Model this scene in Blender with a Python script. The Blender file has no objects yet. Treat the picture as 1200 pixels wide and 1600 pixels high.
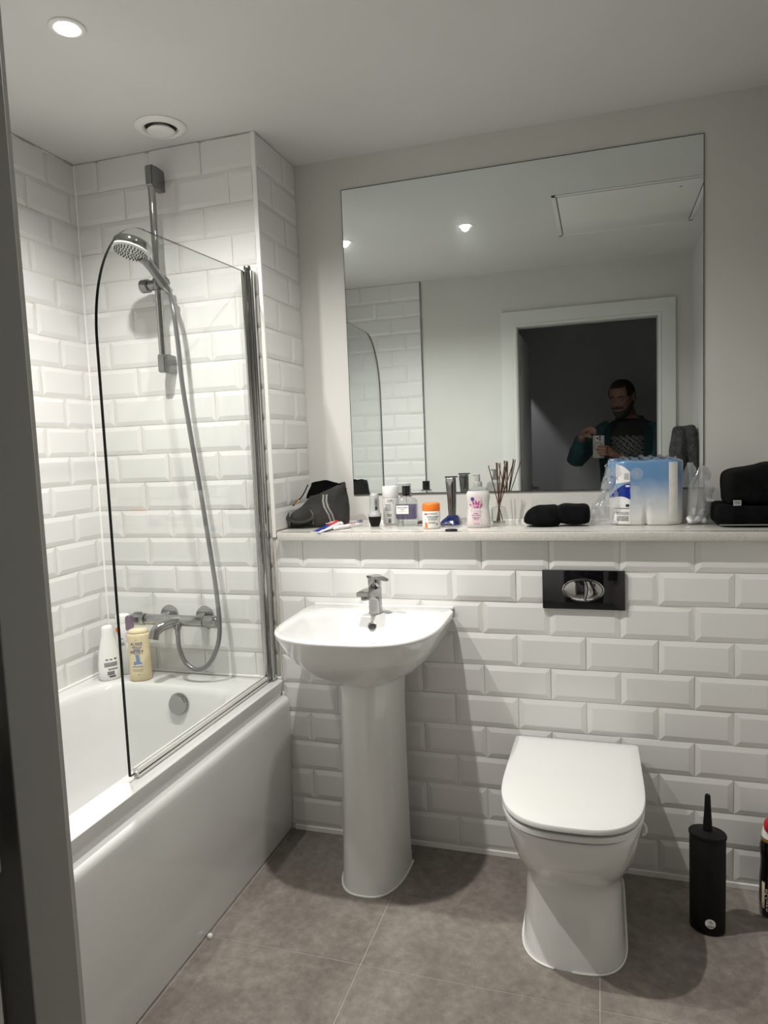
import bpy, bmesh, math, random
from mathutils import Vector, Matrix, Euler
R = random.Random(7)
PI = math.pi
V = Vector
scene = bpy.context.scene
COL = scene.collection

# ------------------------------------------------------------------ materials
def mat(name, col, rough=.5, metal=0., coat=0., spec=.5, trans=0., ior=1.45, sss=0., sheen=0.):
    m = bpy.data.materials.new(name); m.use_nodes = True
    b = m.node_tree.nodes['Principled BSDF']; I = b.inputs
    I['Base Color'].default_value = (*col, 1); I['Roughness'].default_value = rough
    I['Metallic'].default_value = metal; I['Coat Weight'].default_value = coat
    I['Coat Roughness'].default_value = .05
    I['Specular IOR Level'].default_value = spec; I['IOR'].default_value = ior
    I['Transmission Weight'].default_value = trans; I['Sheen Weight'].default_value = sheen
    return m
def nodes(m): return m.node_tree.nodes, m.node_tree.links, m.node_tree.nodes['Principled BSDF']
def noise_col(m, c1, c2, scale=5, detail=4, lo=.35, hi=.65, rough=.5, bump=0, bscale=None, dist=.0, attr=None):
    n, l, b = nodes(m)
    tc = n.new('ShaderNodeTexCoord'); t = n.new('ShaderNodeTexNoise')
    t.inputs['Scale'].default_value = scale; t.inputs['Detail'].default_value = detail
    t.inputs['Roughness'].default_value = rough; t.inputs['Distortion'].default_value = dist
    l.new(tc.outputs['Object'], t.inputs['Vector'])
    r = n.new('ShaderNodeValToRGB'); r.color_ramp.elements[0].position = lo; r.color_ramp.elements[1].position = hi
    r.color_ramp.elements[0].color = (*c1, 1); r.color_ramp.elements[1].color = (*c2, 1)
    l.new(t.outputs['Fac'], r.inputs['Fac']); l.new(r.outputs['Color'], b.inputs['Base Color'])
    if bump:
        t2 = n.new('ShaderNodeTexNoise'); t2.inputs['Scale'].default_value = bscale or scale * 8; t2.inputs['Detail'].default_value = 3
        l.new(tc.outputs['Object'], t2.inputs['Vector'])
        bp = n.new('ShaderNodeBump'); bp.inputs['Strength'].default_value = bump; bp.inputs['Distance'].default_value = .002
        l.new(t2.outputs['Fac'], bp.inputs['Height']); l.new(bp.outputs['Normal'], b.inputs['Normal'])
    return m
def thin_glass(name, tint, gloss=1., rough=0.0, f0=.04, milk=0.):
    m = bpy.data.materials.new(name); m.use_nodes = True; n = m.node_tree.nodes; l = m.node_tree.links
    n.clear(); out = n.new('ShaderNodeOutputMaterial'); mx = n.new('ShaderNodeMixShader')
    tr = n.new('ShaderNodeBsdfTransparent'); tr.inputs['Color'].default_value = (*tint, 1)
    gl = n.new('ShaderNodeBsdfGlossy'); gl.inputs['Roughness'].default_value = rough
    lw = n.new('ShaderNodeLayerWeight'); lw.inputs['Blend'].default_value = .5
    p = n.new('ShaderNodeMath'); p.operation = 'POWER'; p.inputs[1].default_value = 4.
    l.new(lw.outputs['Facing'], p.inputs[0])
    a = n.new('ShaderNodeMath'); a.operation = 'MULTIPLY_ADD'; a.inputs[1].default_value = .7 * gloss; a.inputs[2].default_value = f0 * gloss
    l.new(p.outputs[0], a.inputs[0]); l.new(a.outputs[0], mx.inputs['Fac'])
    src = tr.outputs[0]
    if milk:
        df = n.new('ShaderNodeBsdfDiffuse'); df.inputs['Color'].default_value = (.8, .8, .8, 1); tl = n.new('ShaderNodeBsdfTranslucent'); tl.inputs['Color'].default_value = (.8, .8, .8, 1)
        m1 = n.new('ShaderNodeMixShader'); l.new(df.outputs[0], m1.inputs[1]); l.new(tl.outputs[0], m1.inputs[2])
        m2 = n.new('ShaderNodeMixShader'); m2.inputs[0].default_value = milk; l.new(tr.outputs[0], m2.inputs[1]); l.new(m1.outputs[0], m2.inputs[2]); src = m2.outputs[0]
    l.new(src, mx.inputs[1]); l.new(gl.outputs[0], mx.inputs[2]); l.new(mx.outputs[0], out.inputs['Surface'])
    return m
def emis(name, col, s):
    m = bpy.data.materials.new(name); m.use_nodes = True; n = m.node_tree.nodes; l = m.node_tree.links
    n.clear(); out = n.new('ShaderNodeOutputMaterial'); e = n.new('ShaderNodeEmission')
    e.inputs['Color'].default_value = (*col, 1); e.inputs['Strength'].default_value = s; l.new(e.outputs[0], out.inputs['Surface']); return m

M = {}
M['paint'] = noise_col(mat('wall_paint', (.64, .63, .59), .55), (.62, .61, .58), (.65, .64, .61), 2.5, 3, bump=.06, bscale=90)
M['ceil'] = noise_col(mat('ceiling_paint', (.66, .65, .62), .6), (.66, .655, .64), (.69, .685, .67), 2, 3, bump=.05, bscale=80)
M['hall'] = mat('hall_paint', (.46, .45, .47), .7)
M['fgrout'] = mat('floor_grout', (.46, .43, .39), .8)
M['halldim'] = mat('hall_paint_low_bounce', (.14, .14, .15), .7)  # hall paint darkened so these surfaces bounce less light
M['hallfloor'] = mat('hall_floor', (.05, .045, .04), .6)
M['tile'] = noise_col(mat('white_tile', (.74, .73, .71), .12, coat=.3), (.71, .705, .69), (.745, .74, .725), 1.2, 2)
M['grout'] = noise_col(mat('grout', (.62, .6, .54), .8), (.56, .54, .47), (.72, .70, .65), 9, 3)
M['seal'] = mat('white_sealant', (.86, .85, .82), .35)
M['trimw'] = mat('white_trim', (.82, .81, .78), .3)
M['gloss'] = mat('gloss_white_wood', (.70, .70, .67), .35)
M['lining'] = mat('shaded_door_lining', (.48, .48, .455), .5)  # white woodwork greyed here, its dimness put into the colour
M['ceramic'] = mat('white_ceramic', (.74, .74, .725), .07, coat=.6)
M['seat'] = mat('white_seat_plastic', (.72, .72, .70), .12, coat=.3)
M['acrylic'] = mat('white_acrylic', (.70, .70, .685), .14, coat=.5)
M['chrome'] = mat('chrome', (.42, .42, .415), .06, 1.)
M['satin'] = mat('satin_chrome', (.26, .26, .257), .22, 1.)
M['dchrome'] = mat('grey_chrome', (.30, .30, .297), .10, 1.)
M['hose'] = mat('hose_plastic', (.20, .20, .20), .28, .55)
M['nozzle'] = mat('grey_nozzle_plate', (.70, .70, .69), .4)
M['dark'] = mat('dark_rubber', (.015, .015, .016), .5)
M['black'] = mat('black_satin_plastic', (.0028, .0028, .0028), .55, spec=.3)
M['blackgloss'] = mat('black_glass_plate', (.004, .004, .005), .05, coat=.5)
M['glass'] = thin_glass('clear_screen_glass', (.975, .985, .978), 1.)
M['glassedge'] = mat('glass_edge', (.002, .004, .003), .15, 0, spec=.3)
M['clear'] = thin_glass('clear_container_glass', (.93, .95, .94), 1.3, .02, .06)
M['plasticfilm'] = thin_glass('clear_plastic_film', (.90, .91, .92), 1.8, .10, .07, .26)
M['liquidv'] = thin_glass('violet_liquid', (.50, .47, .66), .3, .1, .03)
M['liquidy'] = mat('pale_oil', (.62, .58, .42), .15)
M['white'] = mat('white_plastic', (.82, .82, .80), .25)
M['whitep'] = mat('white_paper', (.80, .80, .78), .7)
M['greyp'] = mat('grey_plastic', (.40, .40, .40), .3)
M['orange'] = mat('orange_plastic', (.85, .20, .02), .35)
M['blue'] = mat('dark_blue_plastic', (.008, .02, .12), .2, coat=.4)
M['tblue'] = mat('toothpaste_blue', (.01, .03, .28), .3)
M['tred'] = mat('toothpaste_red', (.60, .015, .02), .3)
M['teal'] = mat('bristle_teal', (.15, .6, .62), .6)
M['pink'] = mat('pink_plastic', (.75, .12, .32), .4)
M['ink'] = mat('dark_ink', (.03, .03, .05), .6)
M['inkblue'] = mat('navy_ink', (.03, .06, .2), .6)
M['inkpurple'] = mat('purple_ink', (.30, .08, .25), .6)
M['cream'] = mat('cream_plastic', (.78, .66, .42), .25)
M['purple'] = mat('purple_cap', (.10, .035, .10), .35)
M['soap'] = mat('pearly_soap', (.68, .66, .64), .2, coat=.3)
M['stick'] = mat('brown_reed', (.085, .033, .018), .7)
M['fabricb'] = noise_col(mat('black_fabric', (.003, .003, .003), .95, spec=.15), (.0016, .0016, .0018), (.0045, .0045, .005), 40, 3, bump=.5, bscale=200)
M['fabricg'] = noise_col(mat('charcoal_canvas', (.03, .03, .028), .9), (.020, .020, .019), (.042, .040, .036), 14, 4, bump=.5, bscale=220)
M['webbing'] = mat('grey_webbing', (.24, .24, .22), .9)
M['towel'] = noise_col(mat('grey_towel', (.04, .04, .04), 1.), (.026, .026, .028), (.060, .060, .060), 60, 3, bump=.8, bscale=260)
M['tissue'] = noise_col(mat('white_tissue', (.80, .79, .75), .9), (.76, .75, .70), (.83, .82, .79), 30, 2, bump=.4, bscale=150)
M['skin'] = mat('skin', (.19, .10, .075), .55)
M['hair'] = mat('dark_hair', (.012, .009, .008), .8)
M['jacket'] = noise_col(mat('teal_jacket', (.010, .045, .050), .8), (.008, .036, .042), (.013, .055, .06), 12, 3)
M['tshirt'] = mat('black_cotton', (.007, .007, .008), .9)
M['print'] = mat('white_print', (.38, .38, .38), .8)
M['trouser'] = mat('dark_trousers', (.012, .013, .018), .9)
M['case'] = mat('clear_phone_case', (.27, .265, .245), .3)
M['gold'] = mat('gold', (.8, .55, .2), .2, 1.)
M['red'] = mat('red_cap', (.55, .01, .02), .3)
M['amber'] = mat('amber_gloss', (.22, .13, .02), .2)
M['steel'] = mat('dark_brushed_steel', (.22, .22, .215), .22, 1.)
M['hinge'] = mat('steel_hinge', (.3, .3, .3), .35, 1.)
M['lamp'] = emis('downlight_lamp', (1, .985, .95), 60)
# mirror: silvered glass, a little smeared
m = mat('mirror_silver', (.80, .845, .835), 0.0, 1.); M['mirror'] = m
n, l, b = nodes(m); out = n['Material Output']
g2 = n.new('ShaderNodeBsdfGlossy'); g2.inputs['Roughness'].default_value = .13; g2.inputs['Color'].default_value = (.8, .845, .835, 1)
mx = n.new('ShaderNodeMixShader'); t = n.new('ShaderNodeTexNoise'); t.inputs['Scale'].default_value = 14; t.inputs['Detail'].default_value = 6
tc = n.new('ShaderNodeTexCoord'); l.new(tc.outputs['Object'], t.inputs['Vector'])
mm = n.new('ShaderNodeMapRange'); mm.inputs[1].default_value = .4; mm.inputs[2].default_value = .7; mm.inputs[3].default_value = .015; mm.inputs[4].default_value = .07
l.new(t.outputs['Fac'], mm.inputs[0]); l.new(mm.outputs[0], mx.inputs['Fac'])
l.new(b.outputs[0], mx.inputs[1]); l.new(g2.outputs[0], mx.inputs[2]); l.new(mx.outputs[0], out.inputs['Surface'])
# floor porcelain: mottled grey brown
m = mat('concrete_floor_tile', (.2, .18, .16), .42); M['floor'] = m
n, l, b = nodes(m); tc = n.new('ShaderNodeTexCoord')
def nz(sc, det, ro=.55, di=0):
    t = n.new('ShaderNodeTexNoise'); t.inputs['Scale'].default_value = sc; t.inputs['Detail'].default_value = det
    t.inputs['Roughness'].default_value = ro; t.inputs['Distortion'].default_value = di; l.new(tc.outputs['Object'], t.inputs['Vector']); return t
a1 = nz(2.3, 9, .66, .7); a2 = nz(38, 7, .72)
r1 = n.new('ShaderNodeValToRGB'); e = r1.color_ramp.elements
e[0].position = .33; e[0].color = (.125, .105, .091, 1); e[1].position = .68; e[1].color = (.37, .335, .30, 1)
k = e.new(.5); k.color = (.225, .198, .175, 1)
mxx = n.new('ShaderNodeMix'); mxx.data_type = 'FLOAT'; mxx.inputs[0].default_value = .42
l.new(a1.outputs['Fac'], mxx.inputs[2]); l.new(a2.outputs['Fac'], mxx.inputs[3])
l.new(mxx.outputs[0], r1.inputs['Fac']); l.new(r1.outputs['Color'], b.inputs['Base Color'])
bp = n.new('ShaderNodeBump'); bp.inputs['Strength'].default_value = .12; bp.inputs['Distance'].default_value = .002
l.new(a2.outputs['Fac'], bp.inputs['Height']); l.new(bp.outputs['Normal'], b.inputs['Normal'])
# quartz ledge
m = mat('quartz_ledge', (.6, .58, .53), .12, coat=.3); M['quartz'] = m
n, l, b = nodes(m); tc = n.new('ShaderNodeTexCoord')
vz = n.new('ShaderNodeTexVoronoi'); vz.inputs['Scale'].default_value = 260; l.new(tc.outputs['Object'], vz.inputs['Vector'])
r1 = n.new('ShaderNodeValToRGB'); e = r1.color_ramp.elements
e[0].position = .1; e[0].color = (.53, .51, .47, 1); e[1].position = .6; e[1].color = (.61, .59, .55, 1)
l.new(vz.outputs['Color'], r1.inputs['Fac']); l.new(r1.outputs['Color'], b.inputs['Base Color'])
# wrapper of the paper rolls: white below, soft blue above (printed)
m = mat('printed_wrapper', (.2, .35, .6), .25, coat=.5); M['wrap'] = m
n, l, b = nodes(m); tc = n.new('ShaderNodeTexCoord'); sx = n.new('ShaderNodeSeparateXYZ'); l.new(tc.outputs['Object'], sx.inputs[0])
tn = n.new('ShaderNodeTexNoise'); tn.inputs['Scale'].default_value = 18; l.new(tc.outputs['Object'], tn.inputs['Vector'])
ad = n.new('ShaderNodeMath'); ad.operation = 'MULTIPLY_ADD'; ad.inputs[1].default_value = .04; l.new(tn.outputs['Fac'], ad.inputs[0]); l.new(sx.outputs['Z'], ad.inputs[2])
mr = n.new('ShaderNodeMapRange'); mr.inputs[1].default_value = .050; mr.inputs[2].default_value = .165; l.new(ad.outputs[0], mr.inputs[0])
r1 = n.new('ShaderNodeValToRGB'); e = r1.color_ramp.elements
e[0].position = 0; e[0].color = (.74, .73, .70, 1); e[1].position = 1; e[1].color = (.13, .26, .46, 1)
l.new(mr.outputs[0], r1.inputs['Fac']); l.new(r1.outputs['Color'], b.inputs['Base Color'])

# ------------------------------------------------------------------ objects
def tag(o, label=None, cat=None, group=None, kind=None):
    if label: o['label'] = label
    if cat: o['category'] = cat
    if group: o['group'] = group
    if kind: o['kind'] = kind
    return o
def thing(name, loc, label, cat, group=None):
    o = bpy.data.objects.new(name, None); o.empty_display_size = .05; COL.objects.link(o); o.location = loc
    return tag(o, label, cat, group)
def world(o):
    m = Matrix.Identity(4)
    while o: m = Matrix.Translation(o.location) @ m; o = o.parent
    return m
def obj(name, bm, ms, parent=None, smooth=35, sub=0, pivot=None):
    """link bm (built in world coordinates) as one mesh; its origin is put at its parent's base"""
    me = bpy.data.meshes.new(name)
    bmesh.ops.recalc_face_normals(bm, faces=bm.faces)
    piv = V((0, 0, 0))
    if parent is not None: piv = world(parent).translation
    elif pivot is not None: piv = V(pivot)
    else:
        vs = [v.co for v in bm.verts]
        piv = V(((min(v.x for v in vs) + max(v.x for v in vs)) / 2, (min(v.y for v in vs) + max(v.y for v in vs)) / 2, min(v.z for v in vs)))
    bmesh.ops.translate(bm, verts=bm.verts, vec=-piv)
    bm.to_mesh(me); bm.free()
    for q in (ms if isinstance(ms, (list, tuple)) else [ms]): me.materials.append(q)
    o = bpy.data.objects.new(name, me); COL.objects.link(o)
    if parent is not None: o.parent = parent
    else: o.location = piv
    if smooth is not None:
        for p in me.polygons: p.use_smooth = True
        try: me.set_sharp_from_angle(angle=math.radians(smooth))
        except Exception: pass
    if sub:
        s = o.modifiers.new('sub', 'SUBSURF'); s.levels = sub; s.render_levels = sub
    return o
B = bmesh.new
def box(bm, x0, x1, y0, y1, z0, z1, bev=0, seg=2, mi=0, mtx=None):
    r = bmesh.ops.create_cube(bm, size=1)
    vs = r['verts']
    for v in vs: v.co = V((x0 + (v.co.x + .5) * (x1 - x0), y0 + (v.co.y + .5) * (y1 - y0), z0 + (v.co.z + .5) * (z1 - z0)))
    fs = set(f for v in vs for f in v.link_faces)
    if bev:
        es = list(set(e for v in vs for e in v.link_edges))
        rr = bmesh.ops.bevel(bm, geom=es, offset=bev, segments=seg, affect='EDGES', profile=.5)
        fs = set(rr['faces']) | set(f for f in fs if f.is_valid)
        vs = list(set(v for f in fs for v in f.verts))
    for f in fs:
        if f.is_valid: f.material_index = mi
    if mtx is not None:
        for v in vs: v.co = mtx @ v.co
    return vs
def loft(bm, rings, cap0=True, cap1=True, mi=0, closed=True):
    R_ = [[bm.verts.new(p) for p in r] for r in rings]
    n = len(R_[0])
    for a, b in zip(R_, R_[1:]):
        for i in range(n if closed else n - 1):
            j = (i + 1) % n
            f = bm.faces.new((a[i], a[j], b[j], b[i])); f.material_index = mi
    if cap0: f = bm.faces.new(R_[0][::-1]); f.material_index = mi
    if cap1: f = bm.faces.new(R_[-1]); f.material_index = mi
    return R_
def lathe(bm, prof, c=(0, 0, 0), seg=32, mtx=None, mi=0, sx=1, sy=1, cap0=True, cap1=True):
    rings = []
    for r, z in prof:
        ring = []
        for i in range(seg):
            a = 2 * PI * i / seg
            p = V((r * math.cos(a) * sx, r * math.sin(a) * sy, z))
            if mtx is not None: p = mtx @ p
            ring.append(p + V(c))
        rings.append(ring)
    return loft(bm, rings, cap0, cap1, mi)
def se_ring(cx, cy, rx, ry, z, n=48, e=2.5, yb=None):
    """superellipse ring; yb = flat back clamp"""
    out = []
    for i in range(n):
        a = 2 * PI * i / n
        c, s = math.cos(a), math.sin(a)
        x = cx + rx * math.copysign(abs(c) ** (2 / e), c); y = cy + ry * math.copysign(abs(s) ** (2 / e), s)
        if yb is not None: y = min(y, yb)
        out.append(V((x, y, z)))
    return out
def catmull(pts, k=8):
    pts = [V(p) for p in pts]; P = [pts[0] * 2 - pts[1]] + pts + [pts[-1] * 2 - pts[-2]]; out = []
    for i in range(1, len(P) - 2):
        for j in range(k):
            t = j / k; a, b, c, d = P[i - 1], P[i], P[i + 1], P[i + 2]
            out.append(.5 * ((2 * b) + (c - a) * t + (2 * a - 5 * b + 4 * c - d) * t * t + (3 * b - a - 3 * c + d) * t ** 3))
    out.append(pts[-1]); return out
def tube(bm, pts, r, seg=12, mi=0, caps=True, flat=1.):
    pts = [V(p) for p in pts]; n = len(pts); rs = r if isinstance(r, (list, tuple)) else [r] * n
    if len(rs) != n: rs = [rs[int(i * (len(rs) - 1) / (n - 1))] + (rs[min(len(rs) - 1, int(i * (len(rs) - 1) / (n - 1)) + 1)] - rs[int(i * (len(rs) - 1) / (n - 1))]) * ((i * (len(rs) - 1) / (n - 1)) % 1) for i in range(n)]
    t = (pts[1] - pts[0]).normalized(); up = V((0, 0, 1)) if abs(t.z) < .9 else V((1, 0, 0))
    nrm = (up - up.dot(t) * t).normalized(); rings = []
    for i in range(n):
        t = (pts[min(i + 1, n - 1)] - pts[max(i - 1, 0)]).normalized()
        nrm = (nrm - nrm.dot(t) * t).normalized(); bn = t.cross(nrm)
        rings.append([pts[i] + (nrm * math.cos(2 * PI * k / seg) * flat + bn * math.sin(2 * PI * k / seg)) * rs[i] for k in range(seg)])
    loft(bm, rings, caps, caps, mi)
def cyl(bm, a, b, r, seg=24, bev=0, mi=0):
    a, b = V(a), V(b); t = (b - a).normalized(); L = (b - a).length
    q = V((0, 0, 1)).rotation_difference(t).to_matrix()
    pr = [(r, 0), (r, L)] if not bev else [(r - bev, 0), (r - bev * .3, bev * .3), (r, bev), (r, L - bev), (r - bev * .3, L - bev * .3), (r - bev, L)]
    lathe(bm, pr, a, seg, q, mi)
def grid(bm, fn, nu, nv, mi=0):
    vs = [[bm.verts.new(fn(i / nu, j / nv)) for j in range(nv + 1)] for i in range(nu + 1)]
    for i in range(nu):
        for j in range(nv):
            f = bm.faces.new((vs[i][j], vs[i + 1][j], vs[i + 1][j + 1], vs[i][j + 1])); f.material_index = mi
def prism(bm, outline, lift, mi=0):
    """outline: list of 3D points, extruded by vector lift"""
    a = [V(p) for p in outline]; b = [p + V(lift) for p in a]
    loft(bm, [a, b], True, True, mi)
def jit(s=0, *_):
    return V((R.uniform(-s, s), R.uniform(-s, s), R.uniform(-s, s)))
def hashn(x, y, z, f):
    from mathutils import noise
    return noise.noise(V((x * f, y * f, z * f)))
def rumple(bm, amp, f, seed=0):
    from mathutils import noise
    for v in bm.verts:
        q = v.co * f + V((seed, seed * 1.7, -seed))
        v.co += V((noise.noise(q), noise.noise(q + V((31, 0, 0))), noise.noise(q + V((0, 57, 0))))) * amp
_fc = {}
def text_bm(bm, s, size, mtx, depth=.0003, spacing=1., warp=None, mi=0, align='CENTER'):
    cu = bpy.data.curves.new('t', 'FONT'); cu.body = s; cu.size = size; cu.extrude = depth; cu.align_x = align; cu.align_y = 'CENTER'
    cu.space_character = spacing; cu.resolution_u = 2
    o = bpy.data.objects.new('t', cu); COL.objects.link(o)
    dg = bpy.context.evaluated_depsgraph_get(); me = bpy.data.meshes.new_from_object(o.evaluated_get(dg))
    n0 = len(bm.verts); bm.from_mesh(me); bm.verts.ensure_lookup_table()
    for v in bm.verts[n0:] if hasattr(bm.verts, '__getitem__') else []:
        c = v.co.copy()
        v.co = warp(c) if warp else mtx @ c
    bm.faces.ensure_lookup_table()
    bpy.data.objects.remove(o); bpy.data.curves.remove(cu); bpy.data.meshes.remove(me)
def facing(p, ang=0, tilt=0):
    """frame at p whose local X runs right and local Z points to -Y (towards the door), turned by ang about Z"""
    return Matrix.Translation(V(p)) @ Matrix.Rotation(ang, 4, 'Z') @ Matrix.Rotation(PI / 2 + tilt, 4, 'X')
def cwarp(c, r, z, a0, sx=1):
    """wrap flat text (x,y,z) round a vertical cylinder centred c"""
    def f(p):
        a = a0 + p.x / r
        rr = r + .0004 + p.z
        return V((c[0] + rr * math.sin(a) * sx, c[1] - rr * math.cos(a), z + p.y))
    return f
def bars(bm, f, x0, x1, y0, n, dy, h, gap=.0):
    """rows of fine print: short blocks laid through placement function f(V(x,y,0))"""
    for k in range(n):
        x = x0; y = y0 - k * dy
        while x < x1 - .0008:
            w = min(R.uniform(.0012, .0045), x1 - x)
            q = [f(V((x, y, 0))), f(V((x + w, y, 0))), f(V((x + w, y + h, 0))), f(V((x, y + h, 0)))]
            vs = [bm.verts.new(p) for p in q]; bm.faces.new(vs); x += w + .0009
def patch(bm, f, x0, x1, y0, y1, nu=10, nv=2, mi=0):
    grid(bm, lambda u, v: f(V((x0 + (x1 - x0) * u, y0 + (y1 - y0) * v, 0))), nu, nv, mi)

# ------------------------------------------------------------------ measured room
XL, XE, D, ZC, YD, XR = -1.015, -.302, .3093, 2.3786, -1.66, 1.281
ZL = {9: .019, 8: .1207, 7: .2255, 6: .329, 5: .432, 4: .534, 3: .635, 2: .738, 1: .841, 0: .941, -1: 1.043, -2: 1.143, -3: 1.2455, -4: 1.346,
      -5: 1.449, -6: 1.551, -7: 1.654, -8: 1.754, -9: 1.859, -10: 1.960, -11: 2.063, -12: 2.165, -13: 2.271, -14: 2.3775}
LEDGE_T = 1.0635; LEDGE_B = 1.0375
XF, XW = .289, 1.09           # door opening
XOP = 1.80
def tiles(bm, place, rects, g=.0012, bw=.0155, h=.0042):
    """bevelled tiles; rect = (u0,u1,v0,v1, cutL, cutR, cutB, cutT); place(u,v,depth)->Vector"""
    for (u0, u1, v0, v1, cl, cr, cb, ct) in rects:
        if u1 - u0 < .006 or v1 - v0 < .006: continue
        a0, a1, b0, b1 = u0 + g, u1 - g, v0 + g, v1 - g
        i0 = a0 + (0 if cl else bw); i1 = a1 - (0 if cr else bw); j0 = b0 + (0 if cb else bw); j1 = b1 - (0 if ct else bw)
        if i1 <= i0 or j1 <= j0: i0, i1, j0, j1 = a0 + .001, a1 - .001, b0 + .001, b1 - .001
        tx, ty = R.uniform(-.0012, .0012), R.uniform(-.0015, .0015)
        def P(u, v, d): return place(u, v, d + tx * (u - u0) / .2 + ty * (v - v0) / .1)
        lo = .0008
        base = [P(a0, b0, -.003), P(a1, b0, -.003), P(a1, b1, -.003), P(a0, b1, -.003)]
        def dd(c, x): return h if c else lo
        A = [(a0, b0), (a1, b0), (a1, b1), (a0, b1)]; I = [(i0, j0), (i1, j0), (i1, j1), (i0, j1)]
        od = [h if (cl and cb) else lo, h if (cr and cb) else lo, h if (cr and ct) else lo, h if (cl and ct) else lo]
        bv = [bm.verts.new(p) for p in base]; ov = [bm.verts.new(P(x, y, od[k])) for k, (x, y) in enumerate(A)]
        iv = [bm.verts.new(P(x, y, h)) for x, y in I]
        for k in range(4):
            q = (k + 1) % 4
            bm.faces.new((bv[k], bv[q], ov[q], ov[k]))
            bm.faces.new((ov[k], ov[q], iv[q], iv[k]))
        bm.faces.new(iv)
def rows(lines, jodd, jeven, u0, u1, ztop=None, zbot=None, cutL=True, cutR=True):
    out = []
    for k in lines:
        zb, zt = ZL[k], ZL[k - 1]
        cb = ct = False
        if zbot is not None and zb < zbot: zb = zbot; cb = True
        if ztop is not None and zt > ztop: zt = ztop; ct = True
        js = [j for j in (jodd if k % 2 else jeven) if u0 < j < u1]
        e = [u0] + js + [u1]
        for i in range(len(e) - 1):
            out.append((e[i], e[i + 1], zb, zt, i == 0 and cutL, i == len(e) - 2 and cutR, cb, ct))
    return out
def struct(name, bm, m, parent=None, smooth=None):
    o = obj(name, bm, m, parent, smooth)
    if parent is None: o['kind'] = 'structure'
    return o
# lower back wall + shower wall share one plane
XI = [-.81, -.607, -.403, -.203, .003, .2035, .406, .612, .8175, 1.022, 1.227]
XH = [-.918, -.705, -.503, -.302, -.098, .103, .310, .511, .7176, .9235, 1.127]
b = B(); box(b, XE, XR, .0003, D, 0, LEDGE_B)
wl = struct('wall_back_lower', b, M['grout'])
b = B(); tiles(b, lambda u, v, d: V((u, -d, v)), rows(range(9, -1, -1), XH, XI, XE - .0, XR, ztop=LEDGE_B - .001, cutL=False))
struct('wall_tiles', b, M['tile'], wl)
b = B(); box(b, XL, XE - .001, .0003, D + .1, 0, ZC)
ws = struct('wall_back_shower', b, M['grout'])
b = B()
rr = rows(range(4, -15 + 1, -1), XH, XI, XL, XE - .012, ztop=ZC - .002, cutR=True)
rr = [t for t in rr if t[2] > .5 or True]
tiles(b, lambda u, v, d: V((u, -d, v)), [t for t in rr])
tiles(b, lambda u, v, d: V((XE + d - .0007, u, v)), rows(range(-1, -14, -1), [.212], [.113], .002, D - .001, ztop=ZC - .002, zbot=LEDGE_T + .002))
struct('wall_tiles', b, M['tile'], ws)
b = B(); box(b, XE - .0125, XE + .0035, -.0055, .003, LEDGE_T - .02, ZC - .001, .0015); struct('trim_1', b, M['trimw'])
b = B(); box(b, XL - .1, XL - .0015, YD, .1, 0, ZC)
wle = struct('wall_left', b, M['grout'])
jo = [-.134 - .2027 * i for i in range(8)]; je = [-.0325 - .2027 * i for i in range(9)]
b = B(); tiles(b, lambda u, v, d: V((XL - .002 + d, -u, v)), rows(range(4, -14, -1), [-q for q in jo], [-q for q in je], .001, -YD, ztop=ZC - .002))
struct('wall_tiles', b, M['tile'], wle)
# upper back wall (painted, recessed)
b = B(); box(b, XE, XR + .1, D, D + .1, LEDGE_B + .001, ZC); struct('wall_back', b, M['paint'])
b = B(); box(b, XR, XR + .1, YD, D, 0, ZC); struct('wall_right', b, M['paint'])
# door wall with opening
b = B()
XTE = -.322
box(b, XL - .1, XF - .046, -1.735, YD, 0, ZC); box(b, XW + .023, XR + .1, -1.735, YD, 0, ZC); box(b, XF - .046, XW + .023, -1.735, YD, 2.0565, ZC)
wf = struct('wall_front', b, M['paint'])
b = B(); tiles(b, lambda u, v, d: V((u, YD + .004 + d, v)), rows(range(4, -14, -1), [-.93, -.7257, -.5185], [-.82, -.6175, -.4205], XL, XTE, ztop=ZC - .002))
struct('wall_tiles', b, M['tile'], wf)
b = B(); box(b, XL, XTE, YD, YD + .004, .5, ZC); struct('grout_bed', b, M['grout'], wf)
b = B(); box(b, XTE, XTE + .008, YD, YD + .0095, .5, ZC, .001); struct('edge_strip', b, M['satin'], wf)
# architrave: stepped profile, mitred
def architrave(bm, yw, sgn, x0, x1, z1, w=.098):
    prof = [(0, 0), (0, .012), (.012, .016), (.018, .013), (.030, .015), (.075, .018), (.092, .018), (w, .012), (w, 0)]  # (distance from opening, proud)
    rings = []
    for (px, pz, dx, dz) in ((x0, 0, -1, 0), (x0, z1, -1, 1), (x1, z1, 1, 1), (x1, 0, 1, 0)):
        rings.append([V((px + dx * d, yw + sgn * h, pz + dz * d)) for d, h in prof])
    loft(bm, rings)
b = B(); architrave(b, YD, 1, XF - .007, XW + .006, 2.041, .090); struct('trim_2', b, M['gloss'], None, 30)
b = B(); architrave(b, -1.735, -1, XF - .045, XW + .02, 2.06, .07); struct('trim_3', b, M['gloss'], None, 30)
# door lining with rebate
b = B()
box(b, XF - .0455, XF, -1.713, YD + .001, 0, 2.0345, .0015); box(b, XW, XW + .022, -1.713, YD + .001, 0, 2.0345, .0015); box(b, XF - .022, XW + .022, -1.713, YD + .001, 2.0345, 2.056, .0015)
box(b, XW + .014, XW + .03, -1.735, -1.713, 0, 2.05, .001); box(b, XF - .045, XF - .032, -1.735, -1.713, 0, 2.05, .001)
dl = struct('door_1', b, M['lining'])
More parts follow.
